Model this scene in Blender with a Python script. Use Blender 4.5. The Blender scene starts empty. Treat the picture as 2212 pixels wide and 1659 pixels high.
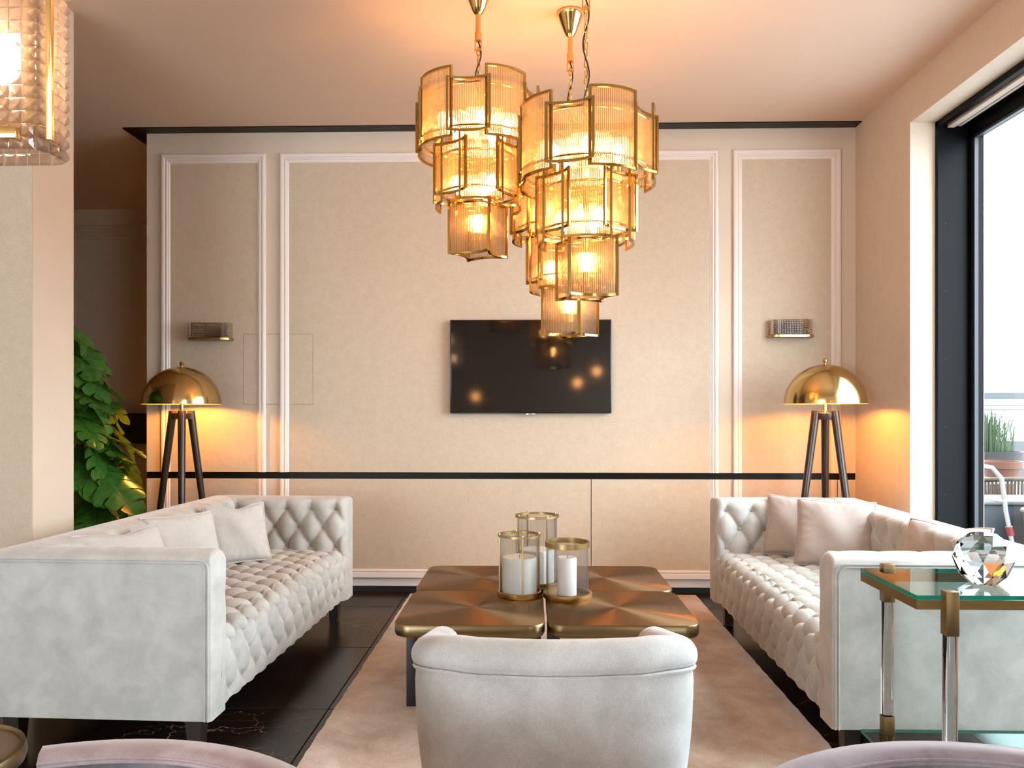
import bpy, bmesh, math, random
from math import sin, cos, pi, radians, sqrt
from mathutils import Vector, Matrix, Euler

random.seed(7)
S = bpy.context.scene
COL = S.collection

# ------------------------------------------------------------------ camera, sky, exposure
cam = bpy.data.cameras.new('camera')
cam.sensor_fit = 'HORIZONTAL'
cam.sensor_width = 36.0
cam.lens = 36.0 * 1680.0 / 2212.0
cam.shift_y = 56.5 / 2212.0
cam.clip_start = 0.05
camo = bpy.data.objects.new('camera', cam)
COL.objects.link(camo)
camo.location = (0, 0, 1.18)
camo.rotation_euler = (radians(90), 0, radians(1.4))
S.camera = camo

W = bpy.data.worlds.new('overcast_sky')
S.world = W
W.use_nodes = True
wn = W.node_tree.nodes
bg = wn['Background']
bg.inputs['Color'].default_value = (0.82, 0.92, 1.0, 1)
bg.inputs['Strength'].default_value = 14.0

S.view_settings.view_transform = 'Standard'
S.view_settings.look = 'None'
S.view_settings.exposure = 0.06
S.view_settings.gamma = 1.0
S.view_settings.use_curve_mapping = False
cy = S.cycles
cy.max_bounces = 9
cy.diffuse_bounces = 5
cy.glossy_bounces = 4
cy.transmission_bounces = 8
cy.transparent_max_bounces = 40
cy.sample_clamp_indirect = 3.0
cy.sample_clamp_direct = 0.0
cy.blur_glossy = 0.5
cy.caustics_reflective = False
cy.use_denoising = True
cy.adaptive_threshold = 0.02

BULB_W = 158.0      # chandelier bulb emission
LAMP_W = 460.0      # floor lamp bulb emission
PEND_W = 50.0       # crystal pendant bulb emission

# ------------------------------------------------------------------ materials
def new_mat(name):
    m = bpy.data.materials.new(name)
    m.use_nodes = True
    nt = m.node_tree
    return m, nt, nt.nodes['Principled BSDF'], nt.nodes['Material Output']

def P(name, col, rough=0.5, metal=0.0, **kw):
    m, nt, b, o = new_mat(name)
    b.inputs['Base Color'].default_value = (*col, 1)
    b.inputs['Roughness'].default_value = rough
    b.inputs['Metallic'].default_value = metal
    for k, v in kw.items():
        b.inputs[k.replace('_', ' ')].default_value = v
    return m

def coords(nt, kind='Object', scale=None):
    if kind == 'Position':
        g = nt.nodes.new('ShaderNodeNewGeometry'); out = g.outputs['Position']
    else:
        t = nt.nodes.new('ShaderNodeTexCoord'); out = t.outputs[kind]
    if scale:
        mp = nt.nodes.new('ShaderNodeMapping')
        mp.inputs['Scale'].default_value = scale
        nt.links.new(out, mp.inputs['Vector']); out = mp.outputs['Vector']
    return out

def noise(nt, vec, scale, detail=3, rough=0.5, dist=0.0):
    n = nt.nodes.new('ShaderNodeTexNoise')
    n.inputs['Scale'].default_value = scale
    n.inputs['Detail'].default_value = detail
    n.inputs['Roughness'].default_value = rough
    n.inputs['Distortion'].default_value = dist
    nt.links.new(vec, n.inputs['Vector'])
    return n

def ramp(nt, fac, stops):
    r = nt.nodes.new('ShaderNodeValToRGB')
    e = r.color_ramp.elements
    e[0].position, e[0].color = stops[0][0], (*stops[0][1], 1)
    e[1].position, e[1].color = stops[-1][0], (*stops[-1][1], 1)
    for p, c in stops[1:-1]:
        x = e.new(p); x.color = (*c, 1)
    nt.links.new(fac, r.inputs['Fac'])
    return r

def bump(nt, b, height, strength, dist):
    bp = nt.nodes.new('ShaderNodeBump')
    bp.inputs['Strength'].default_value = strength
    bp.inputs['Distance'].default_value = dist
    nt.links.new(height, bp.inputs['Height'])
    nt.links.new(bp.outputs['Normal'], b.inputs['Normal'])
    return bp

def fabric(name, c1, c2, nscale=5.0, rough=0.85, sheen=0.35, weave=420, bstr=0.25, detail=4, kind='Object', stretch=None):
    m, nt, b, o = new_mat(name)
    v = coords(nt, kind, stretch)
    n = noise(nt, v, nscale, detail, 0.6, 0.3)
    r = ramp(nt, n.outputs['Fac'], [(0.33, c1), (0.67, c2)])
    f = noise(nt, v, weave, 2)
    mix = nt.nodes.new('ShaderNodeMix'); mix.data_type = 'RGBA'; mix.blend_type = 'MULTIPLY'
    mix.inputs[0].default_value = 1.0
    rr = ramp(nt, f.outputs['Fac'], [(0.3, (0.86, 0.86, 0.86)), (0.7, (1.06, 1.06, 1.06))])
    nt.links.new(r.outputs['Color'], mix.inputs[6]); nt.links.new(rr.outputs['Color'], mix.inputs[7])
    nt.links.new(mix.outputs[2], b.inputs['Base Color'])
    b.inputs['Roughness'].default_value = rough
    b.inputs['Sheen Weight'].default_value = sheen
    b.inputs['Sheen Roughness'].default_value = 0.4
    b.inputs['Specular IOR Level'].default_value = 0.2
    bump(nt, b, f.outputs['Fac'], bstr, 0.001)
    return m

def thin_glass(name, tint, trans, transl=0.0, rough=0.03, transl_col=(1, 1, 1), ior=1.5, rim=None, refr=0.0):
    """clear sheet or rod: see-through, catching light and reflecting by Fresnel"""
    m, nt, b, o = new_mat(name)
    nt.nodes.remove(b)
    t = nt.nodes.new('ShaderNodeBsdfTransparent'); t.inputs['Color'].default_value = (*tint, 1)
    g = nt.nodes.new('ShaderNodeBsdfGlossy'); g.inputs['Roughness'].default_value = rough
    fr = nt.nodes.new('ShaderNodeFresnel'); fr.inputs['IOR'].default_value = ior
    base = t
    if rim:                                             # longer path through the glass towards a rod's edges
        lw = nt.nodes.new('ShaderNodeLayerWeight'); lw.inputs['Blend'].default_value = .45
        cm = nt.nodes.new('ShaderNodeMix'); cm.data_type = 'RGBA'
        nt.links.new(lw.outputs['Facing'], cm.inputs[0]); cm.inputs[6].default_value = (*tint, 1); cm.inputs[7].default_value = (*rim, 1)
        nt.links.new(cm.outputs[2], t.inputs['Color'])
    if refr > 0:
        rf = nt.nodes.new('ShaderNodeBsdfRefraction'); rf.inputs['IOR'].default_value = 1.45; rf.inputs['Roughness'].default_value = .02
        m1 = nt.nodes.new('ShaderNodeMixShader'); m1.inputs['Fac'].default_value = refr
        nt.links.new(t.outputs[0], m1.inputs[1]); nt.links.new(rf.outputs[0], m1.inputs[2]); base = m1
    if transl > 0:
        tl = nt.nodes.new('ShaderNodeBsdfTranslucent'); tl.inputs['Color'].default_value = (*transl_col, 1)
        m0 = nt.nodes.new('ShaderNodeMixShader'); m0.inputs['Fac'].default_value = transl
        nt.links.new(base.outputs[0], m0.inputs[1]); nt.links.new(tl.outputs[0], m0.inputs[2]); base = m0
    mx = nt.nodes.new('ShaderNodeMixShader')
    ge = nt.nodes.new('ShaderNodeNewGeometry')          # reflect on the entering side only (no false total reflection on leaving)
    inv = nt.nodes.new('ShaderNodeMath'); inv.operation = 'SUBTRACT'; inv.inputs[0].default_value = 1
    mul = nt.nodes.new('ShaderNodeMath'); mul.operation = 'MULTIPLY'
    nt.links.new(ge.outputs['Backfacing'], inv.inputs[1]); nt.links.new(fr.outputs[0], mul.inputs[0]); nt.links.new(inv.outputs[0], mul.inputs[1])
    nt.links.new(mul.outputs[0], mx.inputs['Fac'])
    nt.links.new(base.outputs[0], mx.inputs[1]); nt.links.new(g.outputs[0], mx.inputs[2])
    nt.links.new(mx.outputs[0], o.inputs['Surface'])
    return m

def emit(name, col, strength):
    m, nt, b, o = new_mat(name)
    b.inputs['Base Color'].default_value = (*col, 1)
    b.inputs['Emission Color'].default_value = (*col, 1)
    b.inputs['Emission Strength'].default_value = strength
    return m

M = {}
M['wall'] = fabric('wall_paint', (.70, .59, .475), (.73, .62, .50), 3, .8, 0, 600, .05)
M['panel'] = fabric('wall_fabric', (.575, .47, .35), (.62, .51, .385), 25, .9, .1, 330, .25)
M['wallpaper'] = fabric('side_wall_paper', (.66, .54, .42), (.69, .57, .45), 14, .9, .05, 360, .2)
M['moulding'] = P('moulding_paint', (.86, .79, .73), .45)
M['ceiling'] = P('ceiling_paint', (.82, .64, .50), .9)
M['blackgloss'] = P('black_gloss', (.004, .004, .004), .35, Specular_IOR_Level=.15)
M['black'] = P('black_matt', (.008, .008, .008), .5)
M['blackwood'] = P('black_wood', (.018, .012, .009), .35)
M['legwood'] = P('dark_wenge', (.022, .013, .010), .28)
M['frame_black'] = P('window_frame_black', (.0030, .0036, .0046), .4, Specular_IOR_Level=.08)
M['frame_grey'] = P('window_sash_grey', (.022, .028, .036), .4)
M['blind'] = P('blind_rail_beige', (.62, .52, .43), .6)
M['shaft'] = P('dark_brown', (.20, .13, .075), .9)
M['gold'] = P('polished_gold', (.90, .62, .24), .12, 1.0)
M['frame_gold'] = P('brushed_gold_frame', (.50, .34, .105), .16, 1.0)
M['rose_gold'] = P('amber_rod', (.66, .34, .10), .35, .7)
M['lampbrass'] = P('lamp_dome_brass', (.62, .45, .20), .17, 1.0)
M['lampinner'] = P('lamp_dome_inner', (.85, .66, .33), .5, .3)
M['oldbrass'] = P('aged_brass', (.52, .38, .17), .3, 1.0)
M['satinbrass'] = P('satin_brass', (.27, .19, .085), .38, 1.0)
M['edgebrass'] = P('table_edge_brass', (.21, .155, .08), .3, 1.0)
M['rod'] = thin_glass('chandelier_glass', (1.0, .97, .92), .6, .09, .05, (1.0, .84, .62), rim=(.80, .63, .38), refr=.32, ior=1.65)
M['clear'] = thin_glass('clear_ribbed_glass', (.975, .98, .98), .8, .05, .02, (.95, .97, 1), rim=(.78, .78, .76))
M['pane'] = thin_glass('window_pane', (.97, .985, .985), .9, 0, .0)
M['glasstop'] = thin_glass('table_glass', (.78, .91, .87), .8, 0, .0, ior=2.3)
M['glassedge'] = P('glass_edge_green', (.0, .20, .14), .08)
M['acrylic'] = P('acrylic', (1, 1, 1), .0, 0, Transmission_Weight=1.0, IOR=1.46)
M['crystal'] = P('cut_crystal', (1, 1, 1), .0, 0, Transmission_Weight=1.0, IOR=1.55)
M['crystal_warm'] = thin_glass('prism_crystal', (1.0, .93, .88), .5, .30, .05, (1.0, .86, .76), ior=1.7, refr=.6)
M['wax'] = P('candle_wax', (.93, .90, .86), .5, 0, Subsurface_Weight=0.3, Subsurface_Radius=(.02, .012, .008), Subsurface_Scale=1.0)
M['wick'] = P('candle_wick', (.03, .025, .02), .8)
M['bulb'] = emit('bulb_filament', (1.0, .47, .15), BULB_W)
M['lampbulb'] = emit('lamp_bulb', (1.0, .385, .048), LAMP_W)
M['pendbulb'] = emit('pendant_bulb', (1.0, .66, .40), PEND_W)
M['sofa'] = fabric('sofa_velvet', (.46, .465, .43), (.63, .62, .585), 9, .85, .4, 380, .5, 8)
M['cushion'] = fabric('cushion_velvet', (.52, .505, .47), (.60, .58, .545), 9, .85, .4, 380, .4, 6)
M['cushion_shaded'] = fabric('cushion_velvet_shaded', (.45, .385, .345), (.52, .45, .41), 9, .85, .4, 380, .4, 6)  # same cushion velvet with the window side's warm shade put into its colour
M['button'] = P('button_velvet', (.36, .32, .28), .8)
M['armchair'] = fabric('armchair_velvet', (.49, .49, .47), (.72, .73, .715), 6, .85, .45, 380, .5, 8)
M['tub_pink'] = fabric('tub_velvet_pink', (.34, .24, .245), (.52, .42, .42), 9, .7, .5, 500, .2, 6)
M['tub_grey'] = fabric('tub_velvet_grey', (.10, .10, .11), (.26, .24, .255), 7, .7, .5, 500, .2, 6)
M['tub_mauve'] = fabric('tub_velvet_mauve', (.22, .18, .205), (.36, .31, .345), 8, .7, .5, 500, .2, 6)
M['tv'] = P('tv_glass', (.003, .003, .004), .06, 0, Specular_IOR_Level=.45)
M['tvframe'] = P('tv_frame', (.006, .006, .007), .25)
M['chrome'] = P('chrome', (.8, .8, .82), .1, 1.0)
M['cable'] = P('black_cable', (.01, .01, .01), .4)
M['alu'] = P('aluminium_tube', (.30, .31, .33), .35, .6)  # terrace things below carry dimmer outdoor light in their colour; not the paving
M['red'] = P('red_band', (.14, .012, .012), .5)
M['terracotta'] = P('terracotta', (.075, .026, .012), .8)
M['greybox'] = P('grey_planter', (.022, .028, .036), .6)
M['greybag'] = P('grey_felt_planter', (.024, .020, .021), .9)
M['white'] = P('white_laminate_dimmed', (.10, .102, .108), .4)  # white surface, darkened in colour to offset the bright sky
M['cushionwhite_dimmed'] = P('white_cushion_dimmed', (.060, .060, .066), .8)  # white cloth darkened in place of weaker daylight
M['wicker'] = P('wicker', (.045, .030, .018), .7)
M['rope'] = P('grey_rope', (.032, .032, .035), .7)
M['deck'] = P('terrace_paving', (.40, .40, .41), .8)
M['concrete'] = P('pale_concrete_dimmed', (.052, .054, .060), .8)  # pale parapet, its colour lowered against the strong sky
M['stem'] = P('plant_stem', (.14, .24, .04), .5)
M['soil'] = P('soil', (.04, .025, .015), .9)
M['potdark'] = P('dark_planter', (.03, .03, .032), .5)

def m_marble():
    m, nt, b, o = new_mat('black_marble')
    v = coords(nt, 'Position')
    cols = None
    def veins(sc, width, warp, rot):
        mp = nt.nodes.new('ShaderNodeMapping'); mp.inputs['Rotation'].default_value = (0, 0, rot); mp.inputs['Scale'].default_value = (1, 1.7, 1)
        nt.links.new(v, mp.inputs['Vector'])
        wn_ = noise(nt, mp.outputs['Vector'], 2.4, 5, .6)
        sub = nt.nodes.new('ShaderNodeVectorMath'); sub.operation = 'MULTIPLY_ADD'
        nt.links.new(wn_.outputs['Color'], sub.inputs[0]); sub.inputs[1].default_value = (warp, warp, 0); nt.links.new(mp.outputs['Vector'], sub.inputs[2])
        vo = nt.nodes.new('ShaderNodeTexVoronoi'); vo.feature = 'DISTANCE_TO_EDGE'; vo.voronoi_dimensions = '2D'; vo.inputs['Scale'].default_value = sc
        nt.links.new(sub.outputs[0], vo.inputs['Vector'])
        return ramp(nt, vo.outputs['Distance'], [(0, (1, 1, 1)), (width, (0, 0, 0))])
    r1 = veins(2.3, .010, .55, .5)
    r2 = veins(4.6, .011, .5, 2.0)
    n3 = noise(nt, v, 1.3, 3, .5)
    r3 = ramp(nt, n3.outputs['Fac'], [(.46, (.02, .02, .02)), (.66, (1, 1, 1))])
    ad = nt.nodes.new('ShaderNodeMath'); ad.operation = 'MAXIMUM'
    nt.links.new(r1.outputs['Color'], ad.inputs[0]); nt.links.new(r2.outputs['Color'], ad.inputs[1])
    mu = nt.nodes.new('ShaderNodeMath'); mu.operation = 'MULTIPLY'
    nt.links.new(ad.outputs[0], mu.inputs[0]); nt.links.new(r3.outputs['Color'], mu.inputs[1])
    n4 = noise(nt, v, 5, 5, .6)
    base = ramp(nt, n4.outputs['Fac'], [(.35, (.008, .007, .007)), (.7, (.024, .018, .017))])
    mix = nt.nodes.new('ShaderNodeMix'); mix.data_type = 'RGBA'
    nt.links.new(mu.outputs[0], mix.inputs[0]); nt.links.new(base.outputs['Color'], mix.inputs[6])
    mix.inputs[7].default_value = (.34, .20, .13, 1)
    nt.links.new(mix.outputs[2], b.inputs['Base Color'])
    b.inputs['Roughness'].default_value = .22
    b.inputs['Specular IOR Level'].default_value = .35
    return m
M['marble'] = m_marble()

def m_rug():
    m, nt, b, o = new_mat('rug_pile')
    v = coords(nt, 'Object')
    n = noise(nt, v, 2.6, 9, .66, .3)
    r = ramp(nt, n.outputs['Fac'], [(.34, (.42, .275, .18)), (.52, (.68, .52, .405)), (.66, (.82, .70, .60))])
    f = noise(nt, v, 260, 3)
    mix = nt.nodes.new('ShaderNodeMix'); mix.data_type = 'RGBA'; mix.blend_type = 'MULTIPLY'
    mix.inputs[0].default_value = 1
    rr = ramp(nt, f.outputs['Fac'], [(.3, (.72, .72, .72)), (.7, (1.1, 1.1, 1.1))])
    nt.links.new(r.outputs['Color'], mix.inputs[6]); nt.links.new(rr.outputs['Color'], mix.inputs[7])
    nt.links.new(mix.outputs[2], b.inputs['Base Color'])
    b.inputs['Roughness'].default_value = .95
    b.inputs['Sheen Weight'].default_value = .3
    bump(nt, b, f.outputs['Fac'], .6, .004)
    return m
M['rug'] = m_rug()

def m_tabletop():
    m, nt, b, o = new_mat('spun_brass')
    t = nt.nodes.new('ShaderNodeTexCoord')
    w = nt.nodes.new('ShaderNodeTexWave')
    w.wave_type = 'RINGS'; w.rings_direction = 'SPHERICAL'
    w.inputs['Scale'].default_value = 62
    nt.links.new(t.outputs['Object'], w.inputs['Vector'])
    r = ramp(nt, w.outputs['Fac'], [(.0, (.06, .03, .012)), (.6, (.31, .175, .078))])
    nt.links.new(r.outputs['Color'], b.inputs['Base Color'])
    b.inputs['Metallic'].default_value = 1
    b.inputs['Roughness'].default_value = .34
    b.inputs['Anisotropic'].default_value = .92
    b.inputs['Anisotropic Rotation'].default_value = .25
    tg = nt.nodes.new('ShaderNodeTangent'); tg.direction_type = 'RADIAL'; tg.axis = 'Z'
    nt.links.new(tg.outputs[0], b.inputs['Tangent'])
    bump(nt, b, w.outputs['Fac'], .6, .002)
    return m
M['spun'] = m_tabletop()

def m_leaf():
    m, nt, b, o = new_mat('monstera_leaf')
    v = coords(nt, 'Object')
    n = noise(nt, v, 9, 3)
    r = ramp(nt, n.outputs['Fac'], [(.3, (.018, .085, .014)), (.7, (.055, .19, .028))])
    nt.links.new(r.outputs['Color'], b.inputs['Base Color'])
    b.inputs['Roughness'].default_value = .25
    tl = nt.nodes.new('ShaderNodeBsdfTranslucent'); tl.inputs['Color'].default_value = (.18, .26, .03, 1)
    mx = nt.nodes.new('ShaderNodeMixShader'); mx.inputs['Fac'].default_value = .22
    nt.links.new(b.outputs[0], mx.inputs[1]); nt.links.new(tl.outputs[0], mx.inputs[2])
    nt.links.new(mx.outputs[0], o.inputs['Surface'])
    return m
M['leaf'] = m_leaf()
M['grass'] = P('ornamental_grass', (.022, .045, .012), .6)  # green darkened like the other terrace colours, for dimmer daylight

# ------------------------------------------------------------------ mesh helpers
class MB:
    def __init__(s):
        s.v = []; s.f = []; s.mi = []
    def add(s, vs, fs, mi=0):
        n = len(s.v); s.v += [tuple(p) for p in vs]
        s.f += [tuple(n + i for i in f) for f in fs]; s.mi += [mi] * len(fs)
        return s
    def box(s, x0, x1, y0, y1, z0, z1, mi=0):
        vs = [(x, y, z) for z in (z0, z1) for y in (y0, y1) for x in (x0, x1)]
        return s.add(vs, [(0, 2, 3, 1), (4, 5, 7, 6), (0, 1, 5, 4), (2, 6, 7, 3), (0, 4, 6, 2), (1, 3, 7, 5)], mi)
    def bbox(s, x0, x1, y0, y1, z0, z1, r, mi=0):
        """box with bevelled edges"""
        bm = bmesh.new()
        bmesh.ops.create_cube(bm, size=1)
        for v in bm.verts:
            v.co = Vector(((x0 + x1) / 2 + v.co.x * (x1 - x0), (y0 + y1) / 2 + v.co.y * (y1 - y0), (z0 + z1) / 2 + v.co.z * (z1 - z0)))
        bmesh.ops.bevel(bm, geom=bm.edges[:], offset=r, segments=2, affect='EDGES', profile=.5)
        bm.verts.index_update()
        s.add([v.co[:] for v in bm.verts], [[v.index for v in f.verts] for f in bm.faces], mi)
        bm.free(); return s
    def tube(s, pts, r, n=8, closed=False, cap=True, mi=0, scale=None):
        pts = [Vector(p) for p in pts]; N = len(pts); vs = []; up = None
        for i, p in enumerate(pts):
            if closed: d = pts[(i + 1) % N] - pts[i - 1]
            else: d = pts[min(i + 1, N - 1)] - pts[max(i - 1, 0)]
            d.normalize()
            if up is None: up = Vector((0, 0, 1)) if abs(d.z) < .9 else Vector((1, 0, 0))
            a = d.cross(up).normalized(); up = a.cross(d).normalized()
            rr = r[i] if isinstance(r, (list, tuple)) else r
            for k in range(n):
                t = 2 * pi * k / n
                vs.append(p + a * cos(t) * rr + up * sin(t) * rr)
        fs = []
        for i in range(N if closed else N - 1):
            j = (i + 1) % N
            for k in range(n):
                l = (k + 1) % n
                fs.append((i * n + k, i * n + l, j * n + l, j * n + k))
        if cap and not closed:
            fs.append(tuple(range(n - 1, -1, -1))); fs.append(tuple((N - 1) * n + k for k in range(n)))
        return s.add(vs, fs, mi)
    def lathe(s, prof, n=32, c=(0, 0, 0), mi=0, close=False):
        vs = []; fs = []; m = len(prof)
        for k in range(n):
            t = 2 * pi * k / n
            for r, z in prof: vs.append((c[0] + r * cos(t), c[1] + r * sin(t), c[2] + z))
        for k in range(n):
            l = (k + 1) % n
            for i in range(m if close else m - 1):
                j = (i + 1) % m
                fs.append((k * m + i, l * m + i, l * m + j, k * m + j))
        return s.add(vs, fs, mi)
    def grid(s, P_, nu, nv, mi=0, flip=False, cu=False):
        vs = [P_(i, j) for i in range(nu) for j in range(nv)]
        fs = []
        for i in range(nu if cu else nu - 1):
            for j in range(nv - 1):
                a, b, c, d = i * nv + j, ((i + 1) % nu) * nv + j, ((i + 1) % nu) * nv + j + 1, i * nv + j + 1
                fs.append((a, d, c, b) if flip else (a, b, c, d))
        return s.add(vs, fs, mi)
    def mesh(s, name, mat, smooth=True, merge=False, angle=40):
        me = bpy.data.meshes.new(name)
        me.from_pydata(s.v, [], s.f)
        if merge:
            bm = bmesh.new(); bm.from_mesh(me)
            bmesh.ops.remove_doubles(bm, verts=bm.verts, dist=1e-5)
            bmesh.ops.recalc_face_normals(bm, faces=bm.faces)
            bm.to_mesh(me); bm.free()
        for m_ in (mat if isinstance(mat, (list, tuple)) else [mat]):
            me.materials.append(m_)
        if not merge and any(s.mi): me.polygons.foreach_set('material_index', s.mi)
        if smooth:
            me.polygons.foreach_set('use_smooth', [True] * len(me.polygons))
            try: me.set_sharp_from_angle(angle=radians(angle))
            except Exception: pass
        me.update()
        return me
    def build(s, name, mat, parent=None, smooth=True, merge=False, angle=40, loc=None):
        return link(name, s.mesh(name, mat, smooth, merge, angle), parent, loc)

def link(name, me, parent=None, loc=None, rot=None):
    o = bpy.data.objects.new(name, me)
    COL.objects.link(o)
    if parent: o.parent = parent
    if loc: o.location = loc
    if rot: o.rotation_euler = rot
    return o

def tag(o, label=None, cat=None, group=None, kind=None):
    if label: o['label'] = label
    if cat: o['category'] = cat
    if group: o['group'] = group
    if kind: o['kind'] = kind
    return o

def thing(name, label, cat, loc=(0, 0, 0), rz=0, group=None):
    o = bpy.data.objects.new(name, None)
    o.empty_display_size = .1
    COL.objects.link(o); o.location = loc; o.rotation_euler = (0, 0, rz)
    return tag(o, label, cat, group)

def copy_tree(o, parent=None):
    c = o.copy(); COL.objects.link(c)
    if parent: c.parent = parent
    for ch in list(o.children): copy_tree(ch, c)
    return c

def struct(name, mb, mat, parent=None, smooth=False, **k):
    o = mb.build(name, mat, parent, smooth=smooth, **k)
    o['kind'] = 'structure'
    return o

def lerp(a, b, t): return a + (b - a) * t

# ------------------------------------------------------------------ room shell
HC = 2.995                      # ceiling height
YB = 5.03                       # front of the panelled back wall
XR = 2.076                      # right wall
XL = -2.514                     # left end of the back wall
floor = struct('floor', MB().box(-5.6, 2.6, -4.2, 7.3, -.20, -.012), M['black'])
tile_me = MB().bbox(-.398, .398, -.398, .398, -.012, 0, .0015).mesh('tile', M['marble'], smooth=False)
for i in range(10):
    for j in range(14):
        link('tile', tile_me, floor, (-5.2 + .8 * i, -3.75 + .8 * j, 0))

struct('ceiling', MB().box(-5.6, 2.6, -4.2, 7.3, HC, HC + .15), M['ceiling'])
# flat black trim band on the ceiling round the head of the back wall
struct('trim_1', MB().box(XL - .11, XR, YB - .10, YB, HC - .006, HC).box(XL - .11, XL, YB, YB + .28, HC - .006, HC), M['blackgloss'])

# back wall: backing, then the painted frame and lower panels standing 20 mm proud of it
ZS0, ZS1 = .734, .777
wall_back = struct('wall_back', MB().box(XL, XR, YB + .02, YB + .30, 0, HC), M['blackgloss'])
def wall_piece(name, x0, x1, z0, z1, mat): return struct(name, MB().box(x0, x1, YB, YB + .02, z0, z1), mat, wall_back)
wall_piece('upper_panel', XL, XR, ZS1, HC - .006, M['wall'])
for a, b in ((XL, .3855), (.3905, 1.957), (1.961, XR)):
    wall_piece('lower_panel', a, b, .09, ZS0, M['wall'])
struct('ledge_strip', MB().box(XL, -1.585, YB + .003, YB + .02, ZS0, ZS1).box(-1.582, .42, YB + .003, YB + .02, ZS0, ZS1).box(.423, XR, YB + .003, YB + .02, ZS0, ZS1), M['blackgloss'], wall_back)
# fabric infill inside each moulding frame
FR = [(-2.413, -1.726), (-1.632, 1.202), (1.296, 1.979)]
ZF = 2.848
MW = .058
for (a, b) in FR:
    struct('fabric_panel', MB().box(a + MW - .01, b - MW + .01, YB - .004, YB, ZS1, ZF - MW + .01), M['panel'], wall_back)
    x0, x1 = a + MW - .01, b - MW + .01
    cuts = [x0] + [c for c in (.388, 1.959) if x0 < c < x1] + [x1]
    for k in range(len(cuts) - 1):
        struct('fabric_panel', MB().box(cuts[k] + (.0025 if k else 0), cuts[k + 1] - (.0025 if k < len(cuts) - 2 else 0), YB - .004, YB, .15, ZS0), M['panel'], wall_back)
# moulding profile (w across, d proud)
PROF = [(0, 0), (0, .016), (.004, .020), (.014, .022), (.022, .020), (.026, .013), (.030, .013), (.034, .017), (.040, .017), (.043, .011), (.050, .010), (.054, .006), (MW, .004), (MW, 0)]
def mould_v(mb, x, sgn, z0, z1, miter):
    """upright; sgn=+1: outer edge at x, inner at x+MW; miter: top end cut at 45 degrees"""
    def pt(i, j):
        w, d = PROF[i]; z = z0 if j == 0 else (z1 - w if miter else z1)
        return (x + sgn * w, YB - d, z)
    mb.grid(pt, len(PROF), 2, flip=(sgn < 0))
def mould_h(mb, x0, x1, z):
    def pt(i, j):
        w, d = PROF[i]
        return ((x0 + w) if j == 0 else (x1 - w), YB - d, z - w)
    mb.grid(pt, len(PROF), 2)
for (a, b) in FR:
    for nm, args in (('moulding', ('h',)), ('moulding', (a, 1)), ('moulding', (b, -1))):
        mb = MB()
        if args[0] == 'h': mould_h(mb, a, b, ZF)
        else:
            mould_v(mb, args[0], args[1], ZS1, ZF, True)
            mould_v(mb, args[0], args[1], .15, ZS0, False)
        struct(nm, mb, M['moulding'], wall_back, smooth=True, angle=25)
# service hatch outline in the wall
hx0, hx1, hz0, hz1 = -1.872, -1.419, 1.219, 1.675
hm = MB()
for (x0, x1, z0, z1) in ((hx0, hx1, hz1, hz1 + .002), (hx0, hx1, hz0 - .002, hz0), (hx0 - .002, hx0, hz0, hz1), (hx1, hx1 + .002, hz0, hz1)):
    hm.box(x0, x1, YB - .0048, YB, z0, z1)
struct('service_hatch', hm, M['shaft'], wall_back)
# baseboard
def extrude_x(mb, prof, x0, x1):
    mb.grid(lambda i, j: ((x0, x1)[j], YB - prof[i][1], prof[i][0]), len(prof), 2, flip=True)
BP = [(.15, 0), (.15, .012), (.146, .018), (.138, .020), (.133, .016), (.128, .016), (.126, .022), (.098, .024), (.094, .020), (.090, .008), (.085, .006), (.042, .006), (.039, .004), (.039, -.02)]
mb = MB(); extrude_x(mb, BP, XL, XR); struct('baseboard_back', mb, M['moulding'], smooth=True, angle=25)
struct('trim_2', MB().box(XL, XR, YB + .012, YB + .02, 0, .09), M['black'])

# right wall with the window opening
YJ = 4.312
struct('wall_right', MB().box(XR, XR + .40, YJ, YB + .3, 0, HC).box(XR, XR + .35, .0, YJ, 2.755, HC).box(XR, XR + .35, -1.3, 1.6, 0, 2.755).box(XR, XR + .35, -4.2, 0, 2.755, HC).box(XR, XR + .35, -4.2, -4.0, 0, 2.755), M['wallpaper'])
wf = struct('window_1', MB().box(2.211, 2.241, 1.6, YJ - .001, 2.72, 2.754).box(2.211, 2.243, YJ - .03, YJ - .001, .0, 2.754)
            .box(2.241, 2.39, YJ - .012, YJ - .001, 0, 2.745).box(2.241, 2.42, 1.6, YJ - .012, 2.735, 2.7545)
            .box(2.385, 2.45, YJ - .04, YJ - .001, 0, 2.745).box(2.385, 2.45, 1.6, YJ - .012, 2.665, 2.745)
            .box(2.385, 2.45, 1.6, YJ - .012, 0, .07).box(2.385, 2.45, 1.6, 1.66, 0, 2.745), M['frame_black'])
struct('blind_rail', MB().box(2.262, 2.30, 1.6, YJ - .03, 2.715, 2.735).box(2.318, 2.335, 1.6, YJ - .03, 2.722, 2.735), M['blind'], wf)
struct('sash', MB().box(2.392, 2.412, YJ - .058, YJ - .04, .07, 2.665).box(2.392, 2.412, 1.66, YJ - .04, 2.650, 2.665), M['frame_grey'], wf)
struct('window_pane', MB().box(2.414, 2.420, 1.66, YJ - .04, .07, 2.665), M['pane'], wf)
screw_me = MB().lathe([(0, .002), (.003, .002), (.003, 0), (0, 0)], 8).mesh('screw', M['black'], smooth=False)
for z in (.35, .72, 1.09, 1.46, 1.83, 2.2, 2.57): link('screw', screw_me, wf, (2.262, YJ - .012, z), (pi / 2, 0, 0))

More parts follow.
